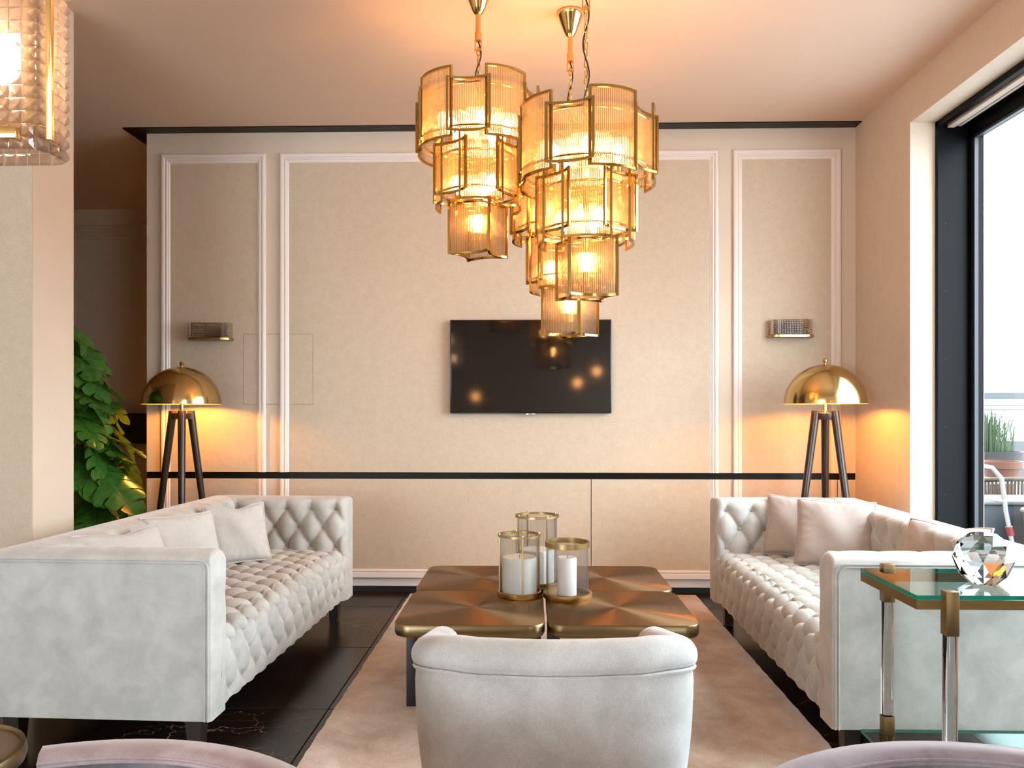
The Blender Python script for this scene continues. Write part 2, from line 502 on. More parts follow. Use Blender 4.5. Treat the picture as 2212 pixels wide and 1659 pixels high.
# left pier, corridor and the rest of the hall
struct('wall_left', MB().box(-5.6, -2.087, 3.21, 3.50, 0, HC), M['wall'])
struct('fabric_panel', MB().box(-5.6, -2.0885, 3.205, 3.21, 0, HC), M['panel'], bpy.data.objects['wall_left'])
struct('wall_corridor', MB().box(-5.6, XR + .5, 7.07, 7.25, 0, HC), M['wallpaper'])
cp = [(0, 0), (0, .13), (-.14, .13), (-.15, .11), (-.16, .11), (-.175, .09), (-.20, .05), (-.215, .045), (-.225, .02), (-.24, .02), (-.24, 0)]
mb = MB(); mb.grid(lambda i, j: ((-5.6, 2.0)[j], 7.07 - cp[i][1], 2.995 + cp[i][0]), len(cp), 2, flip=False)
struct('trim_3', mb, M['wallpaper'])
struct('wall_far_left', MB().box(-5.75, -5.6, -4.2, 7.25, 0, HC), M['wallpaper'])
struct('wall_corridor_end', MB().box(XR, XR + .5, YB + .3, 7.07, 0, HC), M['wallpaper'])
# wall behind the viewer, with an unseen window added for neutral front light
struct('wall_rear', MB().box(-5.6, -5.2, -4.35, -4.2, 0, HC).box(-5.2, -1.9, -4.35, -4.2, 2.6, HC).box(-1.9, 2.6, -4.35, -4.2, 0, HC), M['wallpaper'])
w3 = struct('added_window', MB().box(-5.2, -5.14, -4.3, -4.22, 0, 2.6).box(-1.96, -1.9, -4.3, -4.22, 0, 2.6).box(-3.58, -3.52, -4.3, -4.22, 0, 2.6).box(-5.14, -1.96, -4.3, -4.22, 2.54, 2.6).box(-5.14, -1.96, -4.3, -4.22, 0, .07), M['frame_black'])
struct('window_pane', MB().box(-5.14, -1.96, -4.265, -4.26, .07, 2.54), M['pane'], w3)

w4 = struct('window_3', MB().box(2.385, 2.45, -4.0, -3.92, 0, 2.745).box(2.385, 2.45, -1.38, -1.3, 0, 2.745).box(2.385, 2.45, -3.92, -1.38, 2.665, 2.745).box(2.385, 2.45, -3.92, -1.38, 0, .07), M['frame_black'])
struct('window_pane', MB().box(2.414, 2.420, -3.92, -1.38, .07, 2.665), M['pane'], w4)

# dark cabinet against the corridor wall
t = thing('corridor_cabinet', 'black cabinet hung on the brown corridor wall behind the plant', 'cabinet', (-3.62, 7.07, .885))
MB().bbox(-.34, .34, -.30, 0, 0, .268, .004).build('body', M['black'], t)
MB().bbox(-.33, -.003, -.315, -.30, .008, .26, .003).build('door', M['black'], t)
MB().bbox(.003, .33, -.315, -.30, .008, .26, .003).build('door', M['black'], t)

cl = bpy.data.lights.new('corridor_fill_light', 'POINT'); cl.energy = 7; cl.color = (1, .36, .07); cl.shadow_soft_size = .08  # added warm fill without a fixture, to tint the corridor wall
clo = bpy.data.objects.new('corridor_fill_light', cl); COL.objects.link(clo); clo.location = (-2.35, 6.2, .95)
# lamps of the hall behind the viewer (seen only as reflections); the last is added warm fill
for k, (p, e) in enumerate((((1.05, -2.5, 1.8), 7), ((.75, -2.6, 1.62), 7), ((-.9, -2.7, 1.4), 5), ((-4.0, -1.2, 2.3), 30),)):
    hl = bpy.data.lights.new('hall_lamp_and_fill_light', 'POINT'); hl.energy = e; hl.color = (1, .42, .12); hl.shadow_soft_size = .07
    ho = bpy.data.objects.new('hall_lamp_and_fill_light', hl); COL.objects.link(ho); ho.location = p

# ------------------------------------------------------------------ rug
def rug():
    mb = MB(); nx, ny = 60, 120; x0, x1, y0, y1 = -.772, 1.046, .3, 4.965
    rnd = random.Random(3)
    jit = lambda: rnd.uniform(-.0025, .0025)
    top = {}
    def pt(i, j):
        u, v = i / (nx - 1), j / (ny - 1)
        x = lerp(x0, x1, u); y = lerp(y0, y1, v)
        if i in (0, nx - 1): x += jit()
        if j in (0, ny - 1): y += jit()
        e = i in (0, nx - 1) or j in (0, ny - 1)
        return (x, y, .006 if e else .011 + rnd.uniform(-.001, .001))
    mb.grid(pt, nx, ny)
    mb.box(x0 + .006, x1 - .006, y0 + .006, y1 - .006, .0005, .006)
    o = mb.build('rug', M['rug']); return tag(o, 'tan and beige mottled pile rug under the brass tables', 'rug')
rug()

# ------------------------------------------------------------------ sofas
SL, SD, SH, ZB = 1.80, .82, .70, .134
TA, TB = .15, .19
DU, DV, ROW1 = .137, .102, .640     # button spacing on arms and back
def pillow(x, z, du, dv, w=.011):
    """0 in the pleats, 1 on the pads: thin sharp pleat lines plus a wide soft dome"""
    a = x / du + z / (2 * dv); b = x / du - z / (2 * dv)
    sp = 1 / sqrt(1 / du ** 2 + 1 / (4 * dv * dv))
    da, db = abs(a - round(a)) * sp, abs(b - round(b)) * sp
    thin = (1 - math.exp(-da / w)) * (1 - math.exp(-db / w))
    dome = (abs(sin(pi * a)) * abs(sin(pi * b))) ** .7
    return .5 * thin + .5 * dome
def near_button(x, z, du, dv):
    k = round(z / dv); off = .5 if k % 2 else 0
    i = round(x / du - off)
    return sqrt((x - (i + off) * du) ** 2 + (z - k * dv) ** 2)
def wall_profile(t):
    """closed outer-to-inner profile (n, z) with arc positions; n runs inward from the outer face"""
    pts = []; zt = SH - .055
    for k in range(4): pts.append((0, lerp(ZB, SH - .028, k / 4)))
    for k in range(9):
        a = pi - pi * k / 8
        hgt = .028 if cos(a) < 0 else .055
        pts.append((t / 2 + (t / 2) * cos(a), SH - hgt + hgt * max(0, sin(a)) ** .8))
    for k in range(1, 56): pts.append((t, lerp(zt, ZB, k / 55)))
    return pts
def sweep_wall(t, s0f, s1f, ns, place, tuft_from, nose0=False, off=0.0):
    """sweep the wall profile along s; s0f/s1f give the end positions by n"""
    pr = wall_profile(t); npf = len(pr); mb = MB()
    nrm = []
    for i in range(npf):
        a = Vector(pr[max(i - 1, 0)]); b = Vector(pr[min(i + 1, npf - 1)]); d = (b - a).normalized()
        nrm.append(Vector((-d.y, d.x)))      # outward
    rows = []
    nn = 8 if nose0 else 0
    for j in range(ns + nn):
        row = []
        for i in range(npf):
            n, z = pr[i]
            r = .010 if n < .001 else lerp(.012, .045, min(1, n / t))
            if j < nn:
                th = pi / 2 * (1 - j / nn)
                s = s0f(n) + r - r * sin(th); inset = r * (1 - cos(th)); f = j / nn
            else:
                u = (j - nn) / (ns - 1)
                s = lerp(s0f(n) + (r if nose0 else 0), s1f(n), u); inset = 0; f = 1
            h = 0
            if n > t * .3:
                w = 1.0 if n > t * .98 else (n / t - .3) / .7
                sw = s - off + .004 * sin(9 * z + 3 * s)
                amp = .024
                if z > ROW1 or n < t * .98:
                    hh = abs(sin(pi * sw / DU)) ** .56
                    amp = lerp(.024, .007, min(1, max(0, (z - ROW1) / .03)))
                else: hh = pillow(sw, z - ROW1, DU, DV, .010)
                d = near_button(s - off, z - ROW1, DU, DV) if z < ROW1 + .03 else 1
                h = w * (amp * (hh - 1) + .010 - .010 * math.exp(-(d / .034) ** 2) - .006 * math.exp(-(d / .014) ** 2)) * f
            q = nrm[i] * (h - inset)
            row.append(place(n + q.x, s, z + q.y))
        rows.append(row)
    mb.grid(lambda a, b: rows[a][b], len(rows), npf)
    if nose0:
        k0 = len(mb.v); ring = rows[0]
        mb.add(ring, [tuple(range(npf))])
    # close the underside
    lo = [rows[j][0] for j in range(len(rows))]; li = [rows[j][-1] for j in range(len(rows))]
    mb.grid(lambda a, b: (lo, li)[b][a], len(rows), 2)
    return mb
def make_sofa(label):
    root = thing('sofa', label, 'sofa')
    k = TB / TA
    mb = sweep_wall(TA, lambda n: 0.0, lambda n: SD - n * k, 90, lambda n, s, z: (-s, n, z), 0, True, .06)
    mb.build('arm', M['sofa'], root, merge=True, angle=75)
    mb = sweep_wall(TA, lambda n: 0.0, lambda n: SD - n * k, 90, lambda n, s, z: (-s, SL - n, z), 0, True, .06)
    mb.build('arm', M['sofa'], root, merge=True, angle=75)
    mb = sweep_wall(TB, lambda n: n / k, lambda n: SL - n / k, 200, lambda n, s, z: (-SD + n, s, z), 0, False, .077)
    mb.build('backrest', M['sofa'], root, merge=True, angle=75)
    # tufted seat: one cover running over the top and down the front
    prof = []; zs = .412; R = .065
    L1 = SD - TB + .03; x = -L1
    n1, n2, n3 = 95, 18, 46
    for i in range(n1): prof.append((lerp(-L1, -R - .002, i / n1), zs))
    for i in range(n2 + 1):
        a = pi / 2 * (1 - i / n2); prof.append((-R - .002 + R * cos(a), zs - R + R * sin(a)))
    for i in range(1, n3 + 1): prof.append((-.002 - .012 * (i / n3) ** 3, lerp(zs - R, ZB + .012, i / n3)))
    for i in range(1, 5): prof.append((-.014 - .05 * i / 4, ZB + .012 - .012 * min(1, i / 2)))
    arc = [0]
    for i in range(1, len(prof)): arc.append(arc[-1] + (Vector(prof[i]) - Vector(prof[i - 1])).length)
    du, dv = .118, .0845
    y0, y1 = TA - .07, SL - TA + .07; ny = 270
    mb = MB()
    def pt(i, j):
        p = Vector(prof[i]); d = (Vector(prof[min(i + 1, len(prof) - 1)]) - Vector(prof[max(i - 1, 0)])).normalized()
        nr = Vector((-d.y, d.x)); y = lerp(y0, y1, j / (ny - 1)); s = arc[i]
        yy = y - SL / 2; ss = s - .03
        wy = yy + .007 * sin(23 * ss + 5 * yy) + .004 * sin(41 * yy + 2)
        ws = ss + .006 * sin(19 * yy + 7 * ss)
        d = near_button(yy, ss, du, dv)
        h = .030 * (pillow(wy, ws, du, dv, .009) - .75) - .014 * math.exp(-(d / .026) ** 2) - .005 * math.exp(-(d / .011) ** 2)
        fade = min(1, (len(prof) - 1 - i) / 14); h = h * fade * (1 if i < n1 + n2 else .75)
        crown = .012 * (1 - (2 * j / (ny - 1) - 1) ** 2)
        q = nr * (h + crown * (1 if i < n1 else .3))
        return (p.x + q.x, y, p.y + q.y)
    mb.grid(pt, len(prof), ny, flip=True)
    mb.build('seat', M['sofa'], root, angle=80)
    MB().box(-SD + .03, -.06, .03, SL - .03, ZB - .006, ZB + .03).build('base', M['black'], root, smooth=False)
    # buttons on the arms and back
    bme = MB().lathe([(.0, .005), (.006, .0045), (.0105, .002), (.012, -.004), (.011, -.008)], 12).mesh('button', M['button'])
    def button(n_axis, loc):
        rot = {'y+': (-pi / 2, 0, 0), 'y-': (pi / 2, 0, 0), 'x+': (0, pi / 2, 0)}[n_axis]
        link('button', bme, root, loc, rot)
    dp = -.022
    for kz in range(0, 3):
        z = ROW1 - kz * DV
        if z < .425: continue
        o = .5 if kz % 2 else 0
        for i in range(-1, 9):
            s = .06 + (i + o) * DU
            if .03 < s < SD - TB - .02:
                button('y+', (-s, TA + dp, z)); button('y-', (-s, SL - TA - dp, z))
        for i in range(-1, 16):
            s = .077 + (i + o) * DU
            if TA + .03 < s < SL - TA - .03: button('x+', (-SD + TB + dp, s, z))
    # twin piping along the outer edge of each arm
    for (yo, sg) in ((0, -1), (SL, 1)):
        for dd in (0, .011):
            mb = MB(); zt = SH - .025 - dd * .9; xf = -.010 - dd
            pts = [(-SD + .01, yo + sg * .001, zt)]
            pts += [(lerp(-SD + .01, xf - .03, q), yo + sg * .001, zt) for q in (.25, .5, .75, 1)]
            for q in range(1, 7):
                a = pi / 2 * q / 6; pts.append((xf - .03 + .03 * sin(a), yo + sg * .001, zt - .03 + .03 * cos(a)))
            pts += [(xf, yo + sg * .001, zt - .15), (xf, yo + sg * .001, .35), (xf, yo + sg * .001, ZB)]
            mb.tube(pts, .0038, 6); mb.build('piping', M['sofa'], root)
    # legs
    for (x, y) in ((-.085, .075), (-.085, SL - .075), (-SD + .085, .075), (-SD + .085, SL - .075)):
        a, b = .030, .021
        vs = [(x + sx * (a if zz else b), y + sy * (a if zz else b), ZB if zz else .0) for zz in (0, 1) for sx, sy in ((-1, -1), (1, -1), (1, 1), (-1, 1))]
        MB().add(vs, [(3, 2, 1, 0), (4, 5, 6, 7), (0, 1, 5, 4), (1, 2, 6, 5), (2, 3, 7, 6), (3, 0, 4, 7)]).build('leg', M['blackwood'], root, smooth=False)
    return root
sofa1 = make_sofa('pale grey tufted velvet sofa in front of the potted monstera')
sofa1['group'] = 'tufted sofas'
sofa2 = copy_tree(sofa1)
sofa1.location = (-1.072, 2.582, 0); sofa1.rotation_euler.z = radians(-2.06)
sofa2.location = (.998, 4.37, 0); sofa2.rotation_euler.z = radians(180 - .4)
sofa2['label'] = 'tufted velvet sofa under the window, behind the glass side table'
RUGZ = .0118
for ch in sofa2.children: pass

# ------------------------------------------------------------------ cushions
def cushion_mesh(w, h, t, seed):
    rnd = random.Random(seed); N = 34; mb = MB()
    ph = [rnd.uniform(0, 6) for _ in range(6)]
    def pos(u, v, side):
        x = .5 * w * u * (1 - .055 * (1 - v * v)); z = h / 2 + .5 * h * v * (1 - .055 * (1 - u * u))
        th = t / 2 * ((1 - u * u) * (1 - v * v)) ** .42
        wr = .006 * sin(5 * u + 3 * v + ph[0]) * (1 - u * u) * (1 - v * v)
        edge = max(abs(u), abs(v))
        wr += .004 * sin(22 * math.atan2(v, u) + ph[1]) * max(0, edge - .55) * (1 - edge) * 6
        z -= .02 * math.exp(-((u - .1) / .4) ** 2) * max(0, v) ** 2 * (1 if seed % 2 else .2)
        return (x, -side * (th + wr), z)
    for side in (1, -1):
        mb.grid(lambda i, j: pos(2 * i / (N - 1) - 1, 2 * j / (N - 1) - 1, side), N, N, flip=(side < 0))
    return mb, pos
def cushion(label, loc, yaw, lean, w=.37, h=.36, t=.13, seed=1, roll=0, mat='cushion'):
    root = thing('throw_cushion', label, 'cushion', loc, 0, 'throw cushions on the sofas')
    root.rotation_euler = Euler((-radians(lean), radians(roll), radians(yaw)))
    mb, pos = cushion_mesh(w, h, t, seed)
    mb.build('cover', M[mat], root, merge=True, angle=180)
    pts = []
    K = 16
    for (a, b) in (((-1, -1), (1, -1)), ((1, -1), (1, 1)), ((1, 1), (-1, 1)), ((-1, 1), (-1, -1))):
        for q in range(K):
            u = lerp(a[0], b[0], q / K); v = lerp(a[1], b[1], q / K); pts.append(pos(u, v, 1))
    MB().tube(pts, .005, 6, closed=True).build('piping', M[mat], root)
    return root
cushion('cushion of the sofa by the plant, propped at its far tufted arm', (-1.435, 3.82, .423), 40, 22, .305, .30, seed=1)
cushion('slumped cushion in the middle of the three on the sofa by the plant', (-1.51, 3.42, .423), 50, 25, .33, .31, seed=2)
cushion('cushion nearest the near arm of the sofa by the plant, only its top seen', (-1.515, 3.00, .423), 64, 30, .37, .32, seed=3)
cushion('cushion tucked behind another at the far end of the sofa by the window', (1.375, 4.06, .423), -30, 20, .34, .32, seed=5, mat='cushion_shaded')
cushion('large shade-tinted cushion in front at the far end of the sofa by the window', (1.455, 3.78, .423), -26, 24, .36, .335, seed=4, mat='cushion_shaded')
cushion('cushion on the window sofa seen behind the crystal ball', (1.60, 3.16, .423), -58, 26, .34, .325, seed=7, mat='cushion_shaded')

# ------------------------------------------------------------------ coffee tables (four square tops pushed together)
def rrect(hx, hy, r, n=6):
    pts = []
    for cx, cy_, a0 in ((hx - r, hy - r, 0), (-hx + r, hy - r, 90), (-hx + r, -hy + r, 180), (hx - r, -hy + r, 270)):
        for k in range(n + 1):
            a = radians(a0 + 90 * k / n); pts.append((cx + r * cos(a), cy_ + r * sin(a)))
    return pts
def make_table():
    root = thing('coffee_table', 'x', 'coffee table')
    hx, hy, zt, th = .2775, .268, .389, .05
    levels = [(.034, 0), (.012, .0), (.004, .004), (.0, .014), (.0, th - .003), (.003, th)]
    mb = MB(); rows = [[(x, y, z - th) for x, y in rrect(hx - i, hy - i, .062 - i)] for i, z in levels]
    n = len(rows[0])
    mb.grid(lambda i, j: rows[j][i], n, len(rows), cu=True)
    mb.add(rows[0], [tuple(range(n - 1, -1, -1))])
    o = mb.build('edge_band', M['edgebrass'], root, loc=(0, 0, zt), angle=50)
    o = MB().add([(x, y, 0) for x, y in rrect(hx - .003, hy - .003, .059)], [tuple(range(n))]).build('tabletop', M['spun'], root, smooth=False, loc=(0, 0, zt + .0003))
    for sx in (-1, 1):
        MB().bbox(sx * .245 - .02, sx * .245 + .02, -.02, .02, 0, zt - th, .002).build('leg', M['black'], root)
    MB().bbox(-.225, .225, -.02, .02, zt - th - .03, zt - th, .002).build('crossbar', M['black'], root)
    return root
tb = make_table(); tb['group'] = 'square spun-brass coffee tables'
spots = [(-.2265, 3.075, 'square spun-brass coffee table nearest the armchair, on the side of the plant'),
         (.339, 3.083, 'square spun-brass coffee table nearest the armchair, on the window side'),
         (-.2265, 3.617, 'square spun-brass coffee table farther from the armchair, on the side of the plant'),
         (.339, 3.625, 'square spun-brass coffee table farther from the armchair, on the window side')]
for i, (x, y, l) in enumerate(spots):
    o = tb if i == 0 else copy_tree(tb)
    o.location = (x, y, .0128); o['label'] = l

# ------------------------------------------------------------------ hurricane lanterns and candles
TT = .4022
def ribbed_glass(r, z0, z1, n, amp):
    mb = MB(); N = n * 4
    for rr, fl in ((r, False), (r - .004, True)):
        mb.grid(lambda i, j: ((rr + amp * (abs(sin(pi * i / 4)) - .5)) * cos(2 * pi * i / N), (rr + amp * (abs(sin(pi * i / 4)) - .5)) * sin(2 * pi * i / N), (z0, z1)[j]), N, 2, flip=fl, cu=True)
    return mb
def candle(label, x, y, z, r, h):
    t = thing('pillar_candle', label, 'candle', (x, y, z), 0, 'white pillar candles')
    MB().lathe([(0, 0), (r - .002, 0), (r, .002), (r, h - .004), (r - .003, h), (r * .6, h - .002), (0, h - .005)], 36).build('wax', M['wax'], t)
    MB().tube([(0, 0, h - .006), (.001, 0, h + .004), (.003, 0, h + .010)], .0012, 6).build('wick', M['wick'], t)
def lantern(label, x, y, r, h, kind, rot=0):
    t = thing('hurricane_lantern', label, 'lantern', (x, y, TT), rot, 'ribbed glass lanterns')
    if kind == 'rod':
        MB().lathe([(0, 0), (r + .004, 0), (r + .006, .003), (r + .006, .020), (r + .003, .022), (r + .001, .022), (r + .001, .008), (0, .008)], 48).build('base', M['oldbrass'], t)
        ribbed_glass(r - .006, .009, h - .012, 44, .0022).build('glass_cylinder', M['clear'], t)
        MB().lathe([(r - .010, h - .013), (r - .010, h - .004), (r + .004, h - .004), (r + .004, h - .013)], 48, close=True).build('rim', M['oldbrass'], t)
        for k in range(4):
            a = pi / 2 * k
            MB().tube([((r - .002) * cos(a), (r - .002) * sin(a), .02), ((r - .002) * cos(a), (r - .002) * sin(a), h + .001)], .0033, 8).build('upright', M['oldbrass'], t)
            MB().lathe([(0, .006), (.003, .005), (.0042, 0), (0, 0)], 8, ((r - .002) * cos(a), (r - .002) * sin(a), h - .004)).build('finial', M['oldbrass'], t)
    else:
        MB().lathe([(0, 0), (r + .010, 0), (r + .012, .003), (r + .012, .020), (r + .009, .022), (r + .001, .022), (r + .001, .008), (0, .008)], 48).build('base', M['oldbrass'], t)
        ribbed_glass(r - .003, .009, h - .006, 90, .0010).build('glass_cylinder', M['clear'], t)
        MB().lathe([(r - .006, h - .022), (r - .006, h), (r + .003, h), (r + .003, h - .022)], 48, close=True).build('rim', M['oldbrass'], t)
lantern('tallest ribbed glass lantern, brass-ringed, standing behind the other two', .027, 3.475, .094, .315, 'rod', radians(-62))
lantern('ribbed glass lantern with thin brass rods in front, holding a wide candle', -.049, 3.268, .086, .262, 'rod', radians(-80))
lantern('short wide glass lantern with a thick brass top band', .152, 3.245, .090, .232, 'band')
candle('wide white candle inside the tallest lantern', .027, 3.475, TT + .0083, .076, .150)
candle('wide white candle inside the lantern with thin brass rods', -.049, 3.268, TT + .0083, .072, .155)
candle('slim white candle inside the short wide lantern', .150, 3.245, TT + .0083, .040, .158)

# ------------------------------------------------------------------ armchair with its back to the viewer
def make_armchair():
    root = thing('armchair', 'pale velvet tub armchair seen from behind in front of the brass tables', 'armchair', (.058, 1.655, .012), radians(1.2))
    # plan of the outer top edge: U opening to +y
    hw, dp, rc = .334, .50, .20
    path = []
    for k in range(8): path.append((-hw, lerp(dp, rc, k / 8)))
    for k in range(13):
        a = pi + (pi / 2) * k / 12; path.append((-hw + rc + rc * cos(a), rc + rc * sin(a)))
    for k in range(1, 12): path.append((lerp(-hw + rc, hw - rc, k / 12), -.012 * sin(pi * k / 12)))
    for k in range(13):
        a = 1.5 * pi + (pi / 2) * k / 12; path.append((hw - rc + rc * cos(a), rc + rc * sin(a)))
    for k in range(1, 9): path.append((hw, lerp(rc, dp, k / 8)))
    N = len(path)
    rr = .042
    def top(y): return .668 - .100 * max(0, (y - .03)) / .47
    def frame(i):
        a = Vector(path[max(i - 1, 0)]); b = Vector(path[min(i + 1, N - 1)]); d = (b - a).normalized()
        return Vector(path[i]), Vector((-d.y, d.x))      # inward normal
    # outer shell + roll + inner face in one profile
    prof = []
    for k in range(12): prof.append(('o', k / 12))
    for k in range(15): prof.append(('r', k / 14))
    for k in range(1, 11): prof.append(('i', k / 10))
    def pt(i, j):
        p, n = frame(i); zt = top(p.y); k, q = prof[j]
        zs = zt - .062
        if k == 'o':
            z = lerp(.12, zs, q); tp = .055 * (1 - q) ** 1.3 - .010 * sin(pi * q)
            o = .006 + tp
        elif k == 'r':
            a = radians(215) - radians(250) * q
            o = .006 + rr - .006 + (rr + .004) * cos(a); z = zt - rr + (rr + .002) * sin(a)
            if q == 0: o, z = .008, zs
        else:
            o = .006 + 2 * rr + .005; z = lerp(zt - rr - .03, .36, q)
        c = p + n * o
        return (c.x, c.y, z)
    mb = MB(); mb.grid(pt, N, len(prof))
    for i in (0, N - 1):
        ring = [pt(i, j) for j in range(len(prof))]
        c = sum((Vector(q) for q in ring), Vector()) / len(ring)
        dy = .028
        r2 = [tuple(lerp(Vector(q), c, .18) + Vector((0, dy, 0))) for q in ring]
        m = len(ring)
        mb.grid(lambda a, b: (ring, r2)[b][a], m, 2, flip=(i == 0))
        mb.add(r2, [tuple(range(m)) if i == 0 else tuple(range(m - 1, -1, -1))])
    mb.build('shell', M['armchair'], root, merge=True, angle=60)
    for dz in (-.056, -.068):
        pts = []
        for i in range(N):
            p, n = frame(i); c = p + n * .003; pts.append((c.x, c.y, top(p.y) + dz))
        MB().tube(pts, .0042, 6).build('piping', M['armchair'], root)
    s = MB().bbox(-.205, .205, .11, .56, .30, .43, .035).build('seat_cushion', M['armchair'], root, angle=60)
    MB().bbox(-.21, .21, .09, .50, .125, .30, .01).build('seat_base', M['armchair'], root)
    for x in (-.2, .2):
        for y in (.10, .44):
            MB().lathe([(0, .0), (.012, 0), (.02, .13), (0, .13)], 12, (x, y, 0)).build('leg', M['blackwood'], root)
make_armchair()

# ------------------------------------------------------------------ velvet tub chairs at the front edge
def tub(label, cx, cy_, a0, a1, mtop, minner, zt=.605, R=.47, th=.062):
    root = thing('tub_chair', label, 'tub chair', (cx, cy_, .0125), 0, 'velvet tub chairs in the foreground')
    N = 60
    angs = [radians(lerp(a0, a1, k / (N - 1))) for k in range(N)]
    prof = [(R, .12), (R + .012, .35), (R + .004, zt - .03), (R - .002, zt - .010), (R - .012, zt), (R - th + .014, zt), (R - th + .003, zt - .009), (R - th, zt - .02)]
    mb = MB(); mb.grid(lambda i, j: (prof[j][0] * cos(angs[i]), prof[j][0] * sin(angs[i]), prof[j][1]), N, len(prof), flip=(a1 > a0))
    mb.build('outer_shell', mtop, root, angle=60)
    inn = [(R - th, zt - .02), (R - th - .003, zt - .06), (R - th - .012, .48), (R - th, .33)]
    mb = MB(); mb.grid(lambda i, j: (inn[j][0] * cos(angs[i]), inn[j][0] * sin(angs[i]), inn[j][1]), N, len(inn), flip=(a1 > a0))
    mb.build('inner_back', minner, root, angle=60)
    for k in (0, N - 1):
        ring = [(r * cos(angs[k]), r * sin(angs[k]), z) for r, z in prof + inn[1:]]
        MB().add(ring, [tuple(range(len(ring)))]).build('arm_end', mtop, root, smooth=False)
    MB().tube([((R - th + .002) * cos(a), (R - th + .002) * sin(a), zt - .012) for a in angs], .003, 6).build('piping', mtop, root)
    MB().lathe([(0, .12), (R - th - .03, .12), (R - th - .02, .38), (R - th - .05, .42), (0, .43)], 40).build('seat', minner, root)
    MB().lathe([(0, 0), (.24, 0), (.24, .02), (.06, .04), (.05, .12), (0, .12)], 32).build('swivel_base', M['black'], root)
tub('pink-topped velvet tub chair beside the small round drinks table', -.668, .893, 112, -110, M['tub_pink'], M['tub_grey'], .590)
tub('mauve-grey velvet tub chair below the glass side table', .690, .918, 70, 285, M['tub_mauve'], M['tub_grey'], .590)

# small round drinks table
t = thing('drinks_table', 'small round drinks table with a gilt rim beside the pink tub chair', 'table', (-.897, 1.135, 0))
MB().lathe([(0, .645), (.118, .645), (.118, .660), (0, .660)], 48).build('tabletop', P('bronze_top', (.17, .135, .095), .55, .4), t)
MB().lathe([(.116, .640), (.124, .640), (.127, .650), (.124, .664), (.118, .665), (.116, .661)], 48, close=True).build('rim', M['edgebrass'], t)
MB().lathe([(0, .02), (.012, .02), (.012, .645), (0, .645)], 16).build('stem', M['oldbrass'], t)
MB().lathe([(0, 0), (.10, 0), (.10, .012), (.012, .02), (0, .02)], 32).build('foot', M['oldbrass'], t)

# ------------------------------------------------------------------ glass side table and crystal ball
def side_table():
    t = thing('side_table', 'brass and acrylic side table with green-edged glass top against the sofa arm', 'side table', (1.041, 2.126, 0))
    w, d, z = .88, .358, .68
    def slab(name, zz, th, par):
        ch = .0
        mb = MB(); mb.box(0, w, 0, d, zz - th, zz)
        mb.mi = [1 if k >= 2 else 0 for k in range(6)]
        return mb.build(name, [M['glasstop'], M['glassedge']], par, smooth=False)
    slab('glass_top', z, .012, t)
    zr = z - .0125
    f = MB()
    for b in ((0, w, 0, .012), (0, w, d - .012, d), (0, .012, .012, d - .012), (w - .012, w, .012, d - .012)):
        f.box(b[0], b[1], b[2], b[3], zr - .026, zr)
    f.build('frame', M['satinbrass'], t, smooth=False)
    slab('glass_shelf', .172, .010, t)
    for (x, y, sg) in ((.068, -.022, 1), (.068, d - .012, -1), (w - .11, -.022, 1), (w - .11, d - .012, -1)):
        yy0, yy1 = (y, y + .032)
        l = MB().bbox(x, x + .035, yy0, yy1, z - .105, z + .014, .0015).build('clamp', M['satinbrass'], t)
        MB().bbox(x + .003, x + .032, yy0 + .003, yy1 - .003, .215, z - .105, .001).build('leg', M['acrylic'], t)
        MB().bbox(x, x + .035, yy0, yy1, .155, .215, .0015).build('clamp', M['satinbrass'], t)
        MB().bbox(x + .003, x + .032, yy0 + .003, yy1 - .003, .0, .155, .001).build('leg', M['acrylic'], t)
side_table()
def crystal():
    t = thing('crystal_ball', 'faceted clear crystal ball on the glass side table', 'ornament', (1.309, 2.285, .6803))
    mb = MB(); r = .080; rings = [-62, -34, 0, 34, 62]
    nseg = 9; vs = []; fs = []
    for k, la in enumerate(rings):
        for i in range(nseg):
            a = 2 * pi * (i + .5 * (k % 2)) / nseg
            vs.append((r * cos(radians(la)) * cos(a), r * cos(radians(la)) * sin(a), r * sin(radians(la)) + r * sin(radians(62))))
    bm = bmesh.new()
    for v in vs: bm.verts.new(v)
    bmesh.ops.convex_hull(bm, input=bm.verts[:])
    bmesh.ops.dissolve_limit(bm, angle_limit=radians(3), verts=bm.verts[:], edges=bm.edges[:])
    me = bpy.data.meshes.new('crystal'); bm.to_mesh(me); bm.free(); me.materials.append(M['crystal'])
    link('crystal_body', me, t)
crystal()

# ------------------------------------------------------------------ television
t = thing('television', 'black flat television hung on the panelled wall below the chandeliers', 'television', (-.003, YB - .004, 1.159))
MB().bbox(-.516, .516, -.050, -.012, 0, .600, .003).build('frame', M['tvframe'], t)
MB().box(-.508, .508, -.0508, -.050, .010, .592).build('screen', M['tv'], t, smooth=False)
MB().bbox(-.028, .028, -.052, -.045, -.010, .001, .002).build('badge', M['chrome'], t, loc=(0, 0, 0))
MB().box(-.2, .2, -.012, 0, .15, .45).build('wall_bracket', M['black'], t, smooth=False)

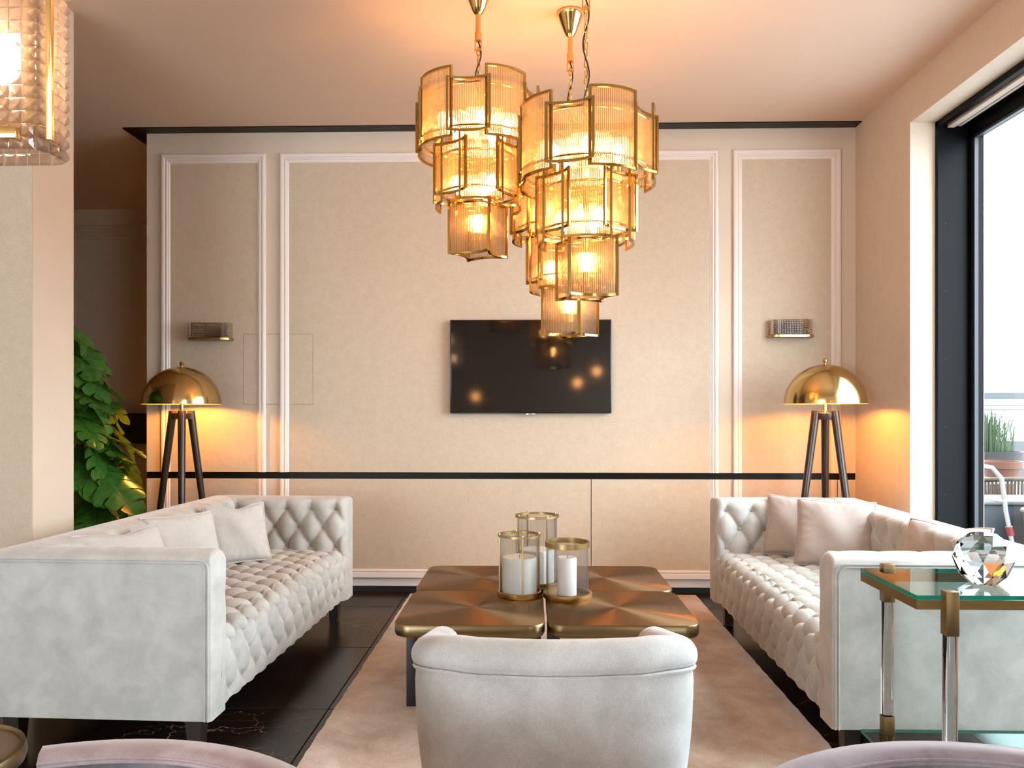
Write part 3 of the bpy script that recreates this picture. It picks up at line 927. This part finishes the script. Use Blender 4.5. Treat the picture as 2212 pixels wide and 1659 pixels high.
# ------------------------------------------------------------------ wall sconces
def sconce(label, x, z):
    t = thing('wall_sconce', label, 'wall light', (x, YB - .004, z), 0, 'crystal wall sconces')
    w, d, h, r = .265, .085, .112, .045
    def path(off, n=7):
        p = [(-w / 2 + off, 0)]
        for k in range(n): a = pi + pi / 2 * k / (n - 1); p.append((-w / 2 + r + (r - off) * cos(a), -(d - r) + (r - off) * sin(a)))
        for k in range(n): a = 1.5 * pi + pi / 2 * k / (n - 1); p.append((w / 2 - r + (r - off) * cos(a), -(d - r) + (r - off) * sin(a)))
        p.append((w / 2 - off, 0)); return p
    mb = MB(); pp = path(-.008); n = len(pp)
    mb.add([(a, b, zz) for zz in (0, .014) for a, b in pp], [tuple(range(n - 1, -1, -1)), tuple(range(n, 2 * n))] + [(i, (i + 1) % n, n + (i + 1) % n, n + i) for i in range(n)])
    mb.build('base', M['oldbrass'], t, smooth=False)
    MB().box(-.05, .05, -.010, 0, .02, h - .02).build('back_plate', M['shaft'], t, smooth=False)
    g = MB()
    for k in range(9):
        zz = .020 + (h - .024) * k / 8
        g.tube([(a, b, zz) for a, b in path(.004)], .0052, 6)
    tag(g.build('glass_ring', M['acrylic'], t), kind='stuff')
    g = MB(); pin = path(.014, 9)
    L = [0]
    for i in range(1, len(pin)): L.append(L[-1] + (Vector(pin[i]) - Vector(pin[i - 1])).length)
    for k in range(34):
        s = L[-1] * (k + .5) / 34; i = max(j for j in range(len(L) - 1) if L[j] <= s); q = (s - L[i]) / (L[i + 1] - L[i])
        a, b = lerp(pin[i][0], pin[i + 1][0], q), lerp(pin[i][1], pin[i + 1][1], q)
        g.tube([(a, b, .014), (a, b, h)], .0035, 6)
    tag(g.build('glass_rods', M['acrylic'], t), kind='stuff')
    for sx in (-1, 1): MB().lathe([(0, -.004), (.004, -.003), (.005, 0), (.004, .003), (0, .004)], 8, (sx * (w / 2 + .004), -.012, h * .5)).build('screw', M['oldbrass'], t)
sconce('ribbed glass wall sconce above the lamp by the plant', -2.078, 1.632)
sconce('ribbed glass wall sconce above the lamp by the window', 1.653, 1.642)

# ------------------------------------------------------------------ tripod floor lamps
def make_lamp():
    t = thing('floor_lamp', 'x', 'floor lamp', group='brass dome tripod lamps')
    R, zr = .228, 1.218
    prof = [(R * cos(a), zr + .228 * sin(a)) for a in [pi / 2 * k / 24 for k in range(25)]]
    MB().lathe(prof, 72).build('shade', M['lampbrass'], t, angle=80)
    pin = [((R - .003) * cos(a), zr + .225 * sin(a)) for a in [pi / 2 * k / 24 for k in range(25)]]
    s = t.children[0]
    MB().lathe(list(reversed(pin)), 72).build('shade_lining', M['lampinner'], t, angle=80)
    MB().lathe([(R, zr), (R + .0015, zr - .001), (R - .003, zr - .002), (R - .003, zr)], 72).build('shade_rim', M['lampinner'], t)
    MB().lathe([(0, 1.442), (.006, 1.444), (.006, 1.452), (.011, 1.457), (.0145, 1.466), (.011, 1.476), (.005, 1.480), (0, 1.481)], 20).build('finial', M['oldbrass'], t)
    MB().lathe([(0, 1.16), (.012, 1.16), (.012, 1.25), (0, 1.25)], 16).build('stem', M['gold'], t)
    MB().tube([(0, 0, 1.30), (0, 0, 1.445)], .004, 8).build('shade_rod', M['oldbrass'], t)
    MB().lathe([(0, 1.248), (.016, 1.25), (.034, 1.272), (.036, 1.286), (.026, 1.306), (0, 1.314)], 20).build('bulb', M['lampbulb'], t)
    MB().lathe([(0, 1.125), (.056, 1.125), (.060, 1.130), (.060, 1.163), (.056, 1.166), (0, 1.166)], 28).build('hub', M['legwood'], t)
    for a in (-30, 210, 90):
        a = radians(a)
        ft, fb = .058, .222
        mb = MB(); mb.tube([(fb * cos(a), fb * sin(a), 0), (lerp(fb, ft, .5) * cos(a), lerp(fb, ft, .5) * sin(a), .59), (ft * cos(a), ft * sin(a), 1.175)], [.014, .019, .024], 16)
        mb.build('leg', M['legwood'], t)
    return t
lp = make_lamp(); lp['label'] = 'brass dome floor lamp on dark tripod legs beside the plant'
lp.location = (-2.139, 4.715, 0); lp.rotation_euler.z = radians(180 + 24)
l2 = copy_tree(lp); l2['label'] = 'brass dome floor lamp on dark tripod legs in the window corner'
l2.location = (1.708, 4.56, 0); l2.rotation_euler.z = radians(-20.5)
MB().tube([(1.80, 4.86, .006), (1.90, 4.95, .006), (1.945, 4.985, .03), (1.949, 5.0, .25), (1.950, 5.0, .735)], .0025, 6).build('lamp_cord', M['cable'])
tag(bpy.data.objects['lamp_cord'], 'thin black cord running up the wall behind the window corner lamp', 'cord')

# ------------------------------------------------------------------ chandeliers
def arc_pts(w, r, s, n=9):
    """points across a curved panel: x tangential, y outward; s=+1 bulges out, -1 hollow"""
    am = math.asin(w / 2 / r); c = r * cos(am)
    return [(r * sin(lerp(-am, am, k / (n - 1))), s * (r * cos(lerp(-am, am, k / (n - 1))) - c)) for k in range(n)]
def panel_meshes(w, h, r, s, nrod):
    fw, fd = .0095, .009
    mb = MB(); pa = arc_pts(w, r, s, 11); n = len(pa)
    for (z0, z1) in ((-h / 2, -h / 2 + fw), (h / 2 - fw, h / 2)):
        ring = [[(x, y - fd / 2, z0), (x, y + fd / 2, z0), (x, y + fd / 2, z1), (x, y - fd / 2, z1)] for x, y in pa]
        vs = [p for q in ring for p in q]; fs = []
        for i in range(n - 1):
            for k in range(4):
                l = (k + 1) % 4; fs.append((i * 4 + k, (i + 1) * 4 + k, (i + 1) * 4 + l, i * 4 + l))
        mb.add(vs, fs)
    for (x, y) in (pa[0], pa[-1]):
        mb.box(x - fw / 2, x + fw / 2, y - fd / 2, y + fd / 2, -h / 2, h / 2)
    frame = mb.mesh('glass_panel', M['frame_gold'], smooth=True, angle=30)
    g = MB(); pr = arc_pts(w - .02, r, s, nrod)
    yo = arc_pts(w, r, s, 3)[1][1] - arc_pts(w - .02, r, s, 3)[1][1]
    for (x, y) in pr: g.tube([(x, y + yo, -h / 2 + .006), (x, y + yo, h / 2 - .006)], .0035, 6, cap=False)
    return frame, g.mesh('glass_rods', M['rod'], smooth=True, angle=80)
PT = panel_meshes(.176, .287, .20, 1, 23)
PS = panel_meshes(.172, .217, .18, -1, 23)
PB = panel_meshes(.184, .230, .155, -1, 24)
link_me = MB().tube([(.0075 * cos(a), 0, .021 * sin(a) if abs(sin(a)) < .5 else .021 * sin(a)) for a in [2 * pi * k / 14 for k in range(14)]], .0026, 6, closed=True).mesh('chain_link', M['gold'])
bulb_me = MB().lathe([(0, -.03), (.009, -.03), (.011, -.012), (.019, .006), (.020, .018), (.013, .035), (0, .048)], 10).mesh('bulb', M['bulb'])
def chandelier(label, x, y, zt1, r1, r2, r3):
    """zt1: height of the middle of the top tier; r1..r3: turn of each tier in degrees (0 = towards +x)"""
    root = thing('chandelier', label, 'chandelier', (x, y, HC), 0, 'tiered gold and glass-rod chandeliers')
    Z = lambda z: z - HC
    def put(pm, rad, ang, z):
        a = radians(ang)
        f = link('glass_panel', pm[0], root, (rad * cos(a), rad * sin(a), Z(z)), (0, 0, a - pi / 2))
        g = link('glass_rods', pm[1], f); g['kind'] = 'stuff'
    for k in range(10):
        if k % 2 == 0: put(PS, .258, r1 + 36 * k, zt1 - .003)
        else: put(PT, .242, r1 + 36 * k, zt1 + .008)
    z2 = zt1 - .22
    for k in range(8):
        if k % 2 == 0: put(PS, .178, r2 + 45 * k, z2)
        else: put(PT, .160, r2 + 45 * k, z2 - .003)
    z3 = zt1 - .452
    for k in range(4): put(PB, .094, r3 + 90 * k, z3)
    # carrying rings and spokes
    for (rad, z) in ((.238, zt1 + .085), (.238, zt1 - .085), (.156, z2 + .07), (.156, z2 - .085), (.088, z3 + .10)):
        n = 40
        MB().tube([(rad * cos(2 * pi * k / n), rad * sin(2 * pi * k / n), Z(z)) for k in range(n)], .0045, 6, closed=True).build('ring', M['gold'], root)
    sp = MB()
    for k in range(5):
        a = radians(r1 + 72 * k + 18)
        sp.tube([(.02 * cos(a), .02 * sin(a), Z(zt1 + .03)), (.238 * cos(a), .238 * sin(a), Z(zt1 + .085))], .004, 6)
    for k in range(4):
        a = radians(r2 + 90 * k + 22)
        sp.tube([(.016 * cos(a), .016 * sin(a), Z(z2 + .07)), (.156 * cos(a), .156 * sin(a), Z(z2 + .07))], .004, 6)
        sp.tube([(.016 * cos(a), .016 * sin(a), Z(z3 + .10)), (.088 * cos(a), .088 * sin(a), Z(z3 + .10))], .004, 6)
    sp.build('spokes', M['gold'], root)
    MB().lathe([(0, .13), (.012, .12), (.018, .09), (.016, .05), (.012, 0), (.011, -.40), (.018, -.41), (.018, -.43), (0, -.44)], 16, (0, 0, Z(zt1))).build('stem', M['gold'], root)
    # bulbs
    for (n, rad, z, o) in ((5, .125, zt1 - .03, 15), (3, .085, z2 - .06, 50), (1, .0, z3 + .02, 0)):
        for k in range(n):
            a = radians(r1 + o + 360 * k / n)
            b = link('bulb', bulb_me, root, (rad * cos(a), rad * sin(a), Z(z)))
            MB().lathe([(0, -.075), (.012, -.07), (.014, -.03), (0, -.03)], 10).build('socket', M['gold'], b)
    # canopy, amber rod, yoke, chain, cable
    MB().lathe([(0, 0), (.058, 0), (.062, -.006), (.062, -.014), (.056, -.024), (.030, -.088), (.020, -.106), (.012, -.114), (0, -.115)], 40).build('canopy', M['gold'], root)
    MB().lathe([(0, -.112), (.0115, -.112), (.0115, -.190), (.0155, -.190), (.0155, -.225), (0, -.225)], 16).build('rod', M['rose_gold'], root)
    yk = MB().box(-.0155, -.0105, -.008, .008, -.262, -.222).box(.0105, .0155, -.008, .008, -.262, -.222).box(-.0155, .0155, -.008, .008, -.267, -.262)
    yk.build('yoke', M['rose_gold'], root, smooth=False)
    z = -.272; n = 0; end = Z(zt1 + .135)
    while z > end:
        link('chain_link', link_me, root, (0, 0, z), (0, 0, (pi / 2) * (n % 2) + .5)); z -= .0345; n += 1
    top = -.225; L = top - end
    pts = [(.012 * sin(6.5 * q * max(1, L * 4)) * (1 if 0 < q < 1 else 0), .010 * cos(5 * q), top - L * q) for q in [k / 24 for k in range(25)]]
    MB().tube(pts, .0032, 6).build('cable', M['cable'], root)
FRONT = -90
chandelier('tiered glass chandelier farthest to the side of the plant', -.227, 3.345, 2.410, FRONT - 5, FRONT + 53, FRONT - 21)
chandelier('lowest-hanging tiered chandelier, its bottom tier overlapping the television', .179, 3.555, 2.085, FRONT + 9, FRONT + 22, FRONT - 31)
chandelier('largest-looking tiered chandelier in front, nearest the window', .212, 3.006, 2.178, FRONT - 17, FRONT + 42, FRONT + 13)

# ------------------------------------------------------------------ crystal pendant in the near corner
def pendant():
    root = thing('crystal_pendant', 'glowing rounded pendant of faceted crystals hanging beside the pier', 'pendant light', (-.912, 1.255, 1.592))
    hx, hy, r, h = .135, .042, .030, .56
    # crystal bead: pyramid with a square base, pointing +y
    s = .0098; d = .0085
    vs = [(-s, 0, -s), (s, 0, -s), (s, 0, s), (-s, 0, s), (-.003, d, -.003), (.003, d, -.003), (.003, d, .003), (-.003, d, .003), (0, -d * .6, 0)]
    me = MB().add(vs, [(0, 4, 5, 1), (1, 5, 6, 2), (2, 6, 7, 3), (3, 7, 4, 0), (4, 7, 6, 5), (0, 1, 8), (1, 2, 8), (2, 3, 8), (3, 0, 8)]).mesh('crystal', M['crystal_warm'], smooth=False)
    pts = rrect(hx, hy, r, 12); pts.append(pts[0]); L = [0]
    for i in range(1, len(pts)): L.append(L[-1] + (Vector(pts[i]) - Vector(pts[i - 1])).length)
    n = int(L[-1] / .0205); rows = 13
    rest = MB()
    for row in range(27):
        for k in range(n):
            sx = L[-1] * (k + .5 * (row % 2 * 0)) / n
            i = max(j for j in range(len(L) - 1) if L[j] <= sx); q = (sx - L[i]) / (L[i + 1] - L[i])
            x, y = lerp(pts[i][0], pts[i + 1][0], q), lerp(pts[i][1], pts[i + 1][1], q)
            dx, dy = pts[i + 1][0] - pts[i][0], pts[i + 1][1] - pts[i][1]
            a = math.atan2(dy, dx) + pi
            z = .012 + row * .0205
            vis = (y < 0 or x > .09) and row < 14
            if vis: link('crystal', me, root, (x, y, z), (0, 0, a))
            else:
                R_ = Matrix.Rotation(a, 3, 'Z')
                rest.add([tuple(R_ @ Vector(p) + Vector((x, y, z))) for p in vs], [(0, 4, 5, 1), (1, 5, 6, 2), (2, 6, 7, 3), (3, 7, 4, 0), (4, 7, 6, 5), (0, 1, 8), (1, 2, 8), (2, 3, 8), (3, 0, 8)])
    tag(rest.build('crystals', M['crystal_warm'], root, smooth=False), kind='stuff')
    # gilt inner frame: posts and bottom tray
    for (x, y) in ((hx - .03, -hy + .016), (hx - .03, hy - .016), (-hx + .03, -hy + .016), (-hx + .03, hy - .016)):
        MB().box(x - .006, x + .006, y - .004, y + .004, .045, h).build('post', M['gold'], root, smooth=False)
    mb = MB(); rr = rrect(hx - .014, hy - .012, .02, 6); m = len(rr)
    mb.add([(x, y, z) for z in (.040, .052) for x, y in rr], [tuple(range(m - 1, -1, -1)), tuple(range(m, 2 * m))] + [(i, (i + 1) % m, m + (i + 1) % m, m + i) for i in range(m)])
    mb.build('tray', M['gold'], root, smooth=False)
    px_, py_ = hx - .03 + .041 * cos(radians(-25)), -hy + .03 + .041 * sin(radians(-25))
    MB().bbox(px_ - .004, px_ + .004, py_ - .004, py_ + .006, .020, h, .001).build('corner_post', M['gold'], root)
    MB().bbox(-hx + .03, hx - .032, -hy - .012, -hy + .001, .016, .034, .001).build('front_band', M['gold'], root)
    for (x, y, z) in ((-.06, 0, .16), (.05, 0, .16), (-.005, 0, .36)):
        MB().lathe([(0, -.03), (.012, -.03), (.02, 0), (.02, .02), (.012, .04), (0, .048)], 12, (x, y, z)).build('bulb', M['pendbulb'], root)
    MB().box(-hx + .02, hx - .02, -hy + .012, hy - .012, h - .01, h).build('top_plate', M['gold'], root, smooth=False)
    MB().tube([(0, 0, h), (0, 0, HC - 1.592)], .006, 8).build('stem', M['gold'], root)
pendant()

# ------------------------------------------------------------------ monstera
def leaf_mesh(seed):
    rnd = random.Random(seed); mb = MB(); W_ = .47
    nl = 5
    def halfw(t): return W_ * (sin(pi * min(1, t * .93 + .07)) ** .62) * (1 - .35 * t)
    bend = rnd.uniform(.22, .45); fold = rnd.uniform(.25, .5)
    def pos(t, u, sd):
        w = halfw(t) * u
        y = t + .20 * u * (1 - t) * (.7 if t > .15 else -1.2 * (1 - t / .15) + .7 * (t / .15)) + .05 * u * u
        x = sd * w
        z = -bend * y * y - fold * x * x * 1.2 + .10 * u * u * sin(7 * t + seed) * .4 + .06 * abs(u)
        return (x, y, z)
    US = [0, .25, .42, .6, .8, .94, 1.0]
    for sd in (-1, 1):
        for l in range(nl):
            t0, t1 = l / nl, (l + 1) / nl
            slit = (l > 0) * rnd.uniform(.35, .8)
            slit2 = (l < nl - 1) * rnd.uniform(.35, .8)
            NT = 5; vs = []
            for k in range(NT):
                q = k / (NT - 1)
                for u in US:
                    g = min(1, max(0, (u - .36) / .2)) * .020
                    t = lerp(t0 + g * slit * 1.5, t1 - g * slit2 * 1.0, q)
                    ue = u * (1 - (.17 * q ** 3 * 0 + .20 * (1 - q) ** 3 + .05 * q ** 4) * (u > .7))
                    vs.append(pos(t, ue, sd))
            n = len(US); fs = []
            for k in range(NT - 1):
                for j in range(n - 1):
                    a = k * n + j; f = (a, a + 1, a + n + 1, a + n); fs.append(f if sd > 0 else f[::-1])
            mb.add(vs, fs)
    rib = [pos(t, 0, 1) for t in [k / 8 for k in range(9)]]
    mb.tube([(x, y, z + .003) for x, y, z in rib], [.010 * (1 - .8 * k / 8) for k in range(9)], 5)
    return mb.mesh('leaf', M['leaf'], angle=60)
def plant():
    px, py = -2.66, 4.30
    root = thing('potted_monstera', 'tall monstera with split glossy green leaves behind the sofa', 'plant', (px, py, 0))
    MB().lathe([(0, 0), (.17, 0), (.20, .30), (.205, .34), (.19, .34), (.185, .30), (0, .30)], 28).build('pot', M['potdark'], root)
    MB().lathe([(0, .305), (.185, .302)], 24).build('soil', M['soil'], root)
    leaves = [leaf_mesh(k) for k in range(6)]
    MB().tube([(0, 0, .3), (.02, -.01, .7), (-.02, .01, 1.1), (.01, 0, 1.5)], [.022, .018, .014, .008], 8).build('trunk', M['stem'], root)
    rnd = random.Random(21)
    # (x, y, z of the leaf base; heading degrees; droop degrees; size)
    L = []
    for k in range(46):
        f = k / 45
        z = .55 + 1.10 * f ** .9
        reach = lerp(.40, .10, max(0, (z - .6) / 1.05)) * rnd.uniform(.45, 1.0)
        hd = rnd.uniform(-120, 25) if k % 5 else rnd.uniform(25, 180)
        L.append((reach * cos(radians(hd)), reach * sin(radians(hd)) * .75, z, hd + rnd.uniform(-30, 30), rnd.uniform(15, 70), rnd.uniform(.26, .38)))
    L += [(.02, -.05, 1.60, -30, 48, .26), (.05, .0, 1.55, -35, 18, .33), (.04, -.03, 1.56, -70, -38, .20), (.16, -.08, 1.30, -20, 18, .30), (.22, -.12, .86, -18, 14, .40),
          (.24, -.02, 1.05, 0, 12, .30), (.10, -.12, 1.36, -70, 55, .30), (.12, -.1, .70, -70, 50, .3), (.3, .05, .75, 5, 45, .34), (.32, .0, .66, -20, 50, .34)]
    for k, (x, y, z, hd, dr, s) in enumerate(L):
        hr = radians(hd)
        r = (Matrix.Rotation(hr - pi / 2, 4, 'Z') @ Matrix.Rotation(-radians(dr), 4, 'X') @ Matrix.Rotation(rnd.uniform(-.35, .35), 4, 'Y')).to_euler()
        o = link('leaf', leaves[k % 6], root, (x, y, z), r); o.scale = (s, s, s)
        zb = max(.32, z - .25 - rnd.uniform(0, .2))
        MB().tube([(0, 0, zb), (x * .4, y * .4, lerp(zb, z, .55) + .03), (x * .8, y * .8, z + .01), (x, y, z)], [.006, .005, .0045, .004], 5).build('leaf_stalk', M['stem'], root)
plant()

# ------------------------------------------------------------------ terrace outside the window
struct('ground', MB().box(2.6, 16, -6, 22, -.30, -.05), M['deck'])
t = thing('balustrade', 'dark-topped terrace railing seen through the window', 'railing', (7.0, 10.2, -.05))
for z0, z1, m_, nm in ((1.37, 1.455, 'frame_grey', 'top_rail'), (1.285, 1.30, 'concrete', 'rail'), (1.225, 1.24, 'concrete', 'rail')):
    MB().box(-2.5, 4, -.03, .03, z0, z1).build(nm, M[m_], t, smooth=False)
MB().box(-2.5, 4, -.06, .06, .0, .83).build('parapet', M['concrete'], t, smooth=False)
for x in (-1.6, -.55, .5, 1.6): MB().box(x - .03, x + .03, -.03, .03, .83, 1.37).build('post', M['concrete'], t, smooth=False)

t = thing('grass_planter', 'tall green grass growing in a grey felt planter outside', 'planter', (4.57, 7.9, -.05))
MB().lathe([(0, 0), (.26, 0), (.30, .78), (.31, .82), (.28, .82), (.27, .76), (0, .76)], 24).build('pot', M['greybag'], t)
g = MB(); rnd = random.Random(5)
for k in range(420):
    a = rnd.uniform(0, 2 * pi); r = rnd.uniform(0, .22); l = rnd.uniform(.25, .62); b = rnd.uniform(.0, .16)
    x, y = r * cos(a), r * sin(a); w = .003
    p = [(x, y, .76), (x + b * .3 * cos(a), y + b * .3 * sin(a), .76 + l * .6), (x + b * cos(a), y + b * sin(a), .76 + l)]
    g.add([(p[0][0] - w, p[0][1], p[0][2]), (p[0][0] + w, p[0][1], p[0][2]), (p[1][0] + w, p[1][1], p[1][2]), (p[1][0] - w, p[1][1], p[1][2]), p[2]], [(0, 1, 2, 3), (3, 2, 4)])
tag(g.build('grass', M['grass'], t, smooth=False), kind='stuff')
t = thing('terracotta_pot', 'terracotta pot standing on the terrace beside the grass planter', 'pot', (4.17, 7.0, -.05))
MB().lathe([(0, .45), (.10, .45), (.15, .72), (.165, .72), (.165, .78), (.14, .78), (.135, .70), (0, .70)], 24).build('pot', M['terracotta'], t)
MB().bbox(-.16, .16, -.16, .16, 0, .45, .01).build('stand', M['greybag'], t)
# grey box planter
t = thing('box_planter', 'long grey planter box with a white rim outside the window', 'planter', (3.35, 5.45, -.05))
MB().bbox(-.6, .6, -.18, .18, 0, .60, .01).build('box', M['greybox'], t)
MB().bbox(-.62, .62, -.20, .20, .60, .625, .004).build('rim', M['white'], t)
# white terrace tables
def ttable(label, x, y, h, w):
    t = thing('terrace_table', label, 'table', (x, y, -.05), .2, 'white terrace tables')
    MB().bbox(-w / 2, w / 2, -w / 2, w / 2, h - .025, h, .006).build('tabletop', M['white'], t)
    for sx in (-1, 1):
        for sy in (-1, 1): MB().tube([(sx * (w / 2 - .04), sy * (w / 2 - .04), 0), (sx * (w / 2 - .04), sy * (w / 2 - .04), h - .025)], .014, 8).build('leg', M['alu'], t)
ttable('white terrace table behind the wicker chair', 3.70, 6.7, .65, .60)
ttable('white terrace table far out by the terracotta pot', 5.26, 8.6, .64, .5)
# wicker chair: round back rim with woven band
t = thing('wicker_chair', 'wicker armchair behind the grey planter box outside', 'chair', (3.55, 6.0, -.05))
n = 15
arc = [(.29 * cos(radians(lerp(200, 340, k / (n - 1)))), .27 * sin(radians(lerp(200, 340, k / (n - 1)))), .70 + .03 * sin(pi * k / (n - 1))) for k in range(n)]
MB().tube(arc, .017, 8).build('back_rim', M['wicker'], t)
for i in range(30):
    q = i / 29 * (n - 1); k = min(int(q), n - 2); p = Vector(arc[k]).lerp(Vector(arc[k + 1]), q - k)
    MB().tube([p, (p.x * .95, p.y * .95, .45)], .008, 5).build('strand', M['wicker'], t)
MB().lathe([(0, .42), (.26, .42), (.28, .44), (.27, .46), (0, .46)], 24).build('seat', M['wicker'], t)
for a in (45, 135, 225, 315): MB().tube([(.2 * cos(radians(a)), .2 * sin(radians(a)), .42), (.24 * cos(radians(a)), .24 * sin(radians(a)), 0)], .012, 6).build('leg', M['wicker'], t)
# aluminium frame with the red collar
t = thing('metal_stand', 'bent aluminium tube stand with a red collar outside the window', 'stand', (2.93, 4.95, -.05))
MB().tube([(-.30, 0, .0), (-.26, 0, .72), (-.22, 0, .83), (-.14, 0, .885), (-.04, 0, .87), (.02, 0, .80), (.045, 0, .6), (.085, 0, .40), (.12, 0, 0)], .014, 10).build('tube', M['alu'], t)
MB().tube([(.066, 0, .50), (.078, 0, .445)], .021, 12).build('collar', M['red'], t)
MB().tube([(-.262, 0, .70), (.033, 0, .66)], .010, 8).build('crossbar', M['alu'], t)
# rope lounge chair with a white cushion
t = thing('lounge_chair', 'grey rope lounge chair with a white cushion outside the window', 'chair', (3.42, 4.93, -.05))
n = 32
MB().tube([(.30 * cos(2 * pi * k / n), .30 * sin(2 * pi * k / n), .585) for k in range(n)], .016, 8, closed=True).build('rim', M['rope'], t)
sh = MB(); sh.lathe([(.30, .585), (.29, .45), (.25, .25), (.0, .22)], 32); sh.build('shell', M['wicker'], t)
for a in (45, 135, 225, 315): MB().tube([(.2 * cos(radians(a)), .2 * sin(radians(a)), .24), (.26 * cos(radians(a)), .26 * sin(radians(a)), 0)], .014, 6).build('leg', M['rope'], t)
MB().lathe([(0, .52), (.20, .52), (.245, .56), (.25, .61), (.23, .66), (.15, .70), (0, .71)], 28).build('cushion', M['cushionwhite_dimmed'], t)
